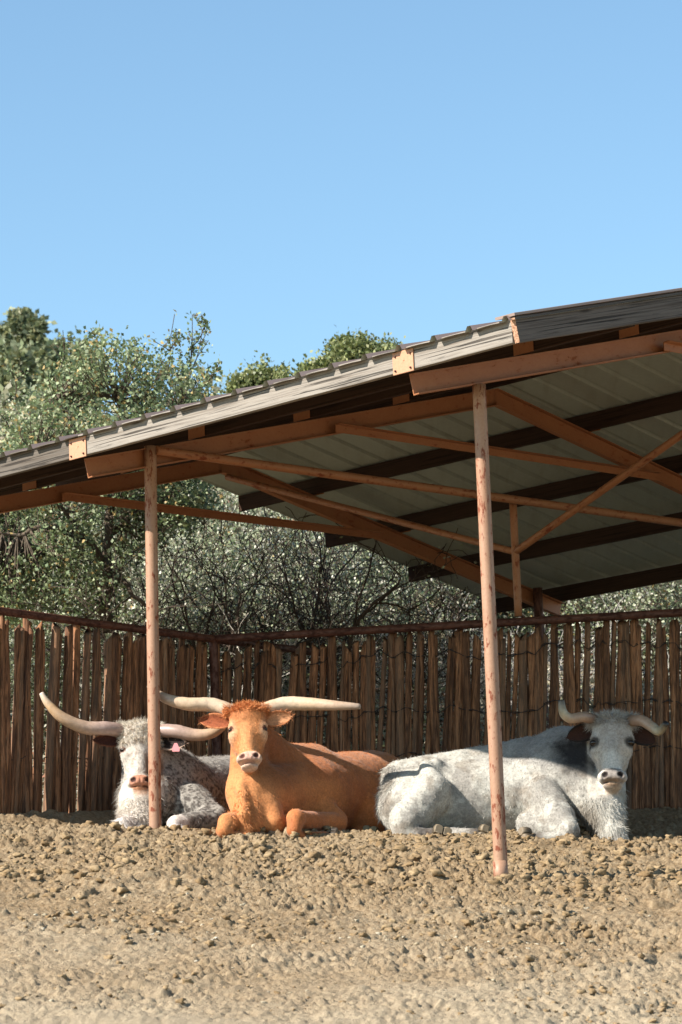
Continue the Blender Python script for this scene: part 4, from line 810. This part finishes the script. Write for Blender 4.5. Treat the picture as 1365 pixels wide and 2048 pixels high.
# ---- speckled steer at the left
def speckled_steer():
    root = thing('longhorn_steer', 'speckled grey longhorn steer with curly white face and pink ear tag behind the left post', 'steer', tuple(U(330, 1670, 25.4)), 'longhorn cattle resting under the shelter')
    f = Field(); P = U; H = Head(P(280, 1440, 25.30), .53, math.radians(17), math.radians(4), math.radians(1))
    f.chain([(P(300, 1592, 25.42), .21), (P(360, 1592, 25.8), .28), (P(470, 1592, 26.55), .31)], .06); f.ell(P(505, 1596, 26.75), (.26, .27, .27), .08)
    f.cap(H.p(0, .25, -.42), P(345, 1555, 25.65), .15, .23, .08); f.cap(H.p(0, .45, -.55), P(278, 1610, 25.35), .13, .14, .05); f.cap(P(282, 1605, 25.35), P(272, 1650, 25.18), .155, .11, .07)
    f.ell(P(362, 1600, 25.62), (.22, .12, .24), .06, ((.6, .8, 0), (.8, -.6, 0), (0, 0, 1))); f.chain([(P(385, 1610, 25.45), .16), (P(432, 1638, 25.32), .095)], .05); f.cap(P(430, 1640, 25.3), P(352, 1648, 25.05), .085, .066, .05); f.cap(P(352, 1660, 25.0), P(400, 1672, 25.08), .042, .036, .02)
    f.chain([(P(290, 1640, 25.25), .10), (P(248, 1650, 25.02), .064)], .05); f.cap(P(246, 1660, 24.98), P(290, 1672, 25.02), .045, .036, .02)
    H.build(f); V, Fc, N = f.mesh(.009, .007, 23); h = H.loc(V); hh = sm(.345, .30, np.abs(h[:, 0])) * sm(-.42, -.28, h[:, 2]) * sm(1.12, 1.03, h[:, 1]) * sm(-.16, -.1, h[:, 1]); ishead = hh > .4
    nz = fbm(V * 4, 3, 28); nf = fbm(V * 34, 2, 29); c = np.tile(srgb(166, 160, 152)[:3], (len(V), 1)).astype(float); c = mixc(c, sm(-.25, .35, fbm(V * 60, 2, 31) + .4 * nz) * .85, (60, 52, 48))
    ch = np.sqrt(((V - np.array(U(270, 1620, 25.2))) ** 2 * (1, .5, .45)).sum(1)); c = mixc(c, sm(.20, .13, ch) * .95, (212, 202, 190))
    for q in ((352, 1650, 25.0), (248, 1652, 25.0)): kd = np.sqrt(((V - np.array(U(*q))) ** 2).sum(1)); c = mixc(c, sm(.13, .08, kd), (214, 204, 196))
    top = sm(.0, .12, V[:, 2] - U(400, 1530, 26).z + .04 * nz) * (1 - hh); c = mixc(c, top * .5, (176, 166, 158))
    c = mixc(c, hh, (212, 204, 194)); c = mixc(c, hh * sm(0, .35, nf) * .4, (150, 116, 90)); c = mixc(c, hh * sm(.02, .10, h[:, 0] + .03 * nz) * sm(.42, .55, h[:, 1]) * sm(.9, .8, h[:, 1]) * .8, (126, 96, 70))
    for q in (-1, 1): c = mixc(c, hh * sm(.05, .03, np.hypot(h[:, 0] - q * .238, h[:, 1] - .39)), (110, 66, 50))
    nose = hh * sm(.165, .14, np.hypot(h[:, 0], (h[:, 1] - .905) * 1.5)) * (h[:, 2] > -.2); c = mixc(c, nose * .92, (196, 132, 102)); c = mixc(c, hh * sm(.93, .97, h[:, 1]) * sm(.12, .08, np.abs(h[:, 0])) * sm(-.3, -.24, h[:, 2]) * .7, (176, 124, 88))
    for q in (-1, 1): c = mixc(c, hh * sm(.048, .03, np.hypot(h[:, 0] - q * .098, h[:, 1] - .875)), (70, 40, 32))
    body = mk('body', V, Fc, M['hide'], root, True, col=c)
    hairs('coat_hair', V, N, c, body, 30000, .022, .0028, lambda a, b: down(a, b) + np.array([.4, .4, 0]), 21, (~ishead).astype(float), .3, 2, tint=.15)
    hairs('chest_hair', V, N, c, body, 5000, .06, .0034, down, 22, (ch < .22) & ~ishead, .4, 3, tint=.12)
    hairs('face_hair', V, N, c, body, 7000, .015, .0024, down, 24, ishead & (h[:, 1] < .8), .4, 2)
    poll = ishead & (h[:, 1] < .34) & (h[:, 2] > -.30); cp = mixc(c, np.full(len(c), .5), (206, 194, 172)); hairs('poll_hair', V, N, cp, body, 5000, .045, .0034, lambda a, b: b * .7 + H.A * .3, 23, poll, .8, 3, tint=.22)
    hc = [(148, 124, 116), (170, 146, 136), (182, 154, 130), (180, 148, 112), (206, 192, 178)]
    horn(root, [H.p(-.2, .08, -.2), U(215, 1457, 25.3), U(170, 1455, 25.25), U(125, 1435, 25.2), U(97, 1408, 25.2), U(83, 1386, 25.2)], [.050, .052, .050, .041, .030, .016], hc)
    horn(root, [H.p(.2, .08, -.2), U(350, 1462, 25.32), U(390, 1470, 25.3), U(425, 1466, 25.28), U(450, 1448, 25.3), U(462, 1425, 25.35)], [.050, .050, .046, .038, .028, .015], hc)
    ear(root, H.p(-.25, .22, -.22), U(186, 1480, 25.3), .10, (-.1, -1, .05), (70, 34, 24), (120, 70, 46), seed=9)
    e2 = ear(root, H.p(.25, .24, -.22), U(373, 1487, 25.3), .125, (.1, -1, .05), (40, 28, 24), (196, 166, 146), seed=10)
    tp = U(352, 1496, 25.18); V = []; sh = [(-.012, .045), (.012, .045), (.034, -.012), (.030, -.034), (-.030, -.030), (-.034, -.008)]
    for yy in (0, .005): V += [(tp.x + a * .85, tp.y + yy - a * .3, tp.z + b * .8) for a, b in sh]
    Fc = [(5, 4, 3, 2, 1, 0), (6, 7, 8, 9, 10, 11)] + [(i, (i + 1) % 6, 6 + (i + 1) % 6, 6 + i) for i in range(6)]; mk('ear_tag', V, Fc, M['tag'], e2)
    for q in (-1, 1): eye(root, H.p(q * .236, .39, -.135), .022, H)
    hoof(root, U(408, 1670, 25.06), (1, -.3, .1), (0, -.6, .8), .045, (70, 60, 52)); hoof(root, U(296, 1676, 25.0), (1, -.2, 0), (0, -.5, .8), .042, (90, 76, 66))
speckled_steer()
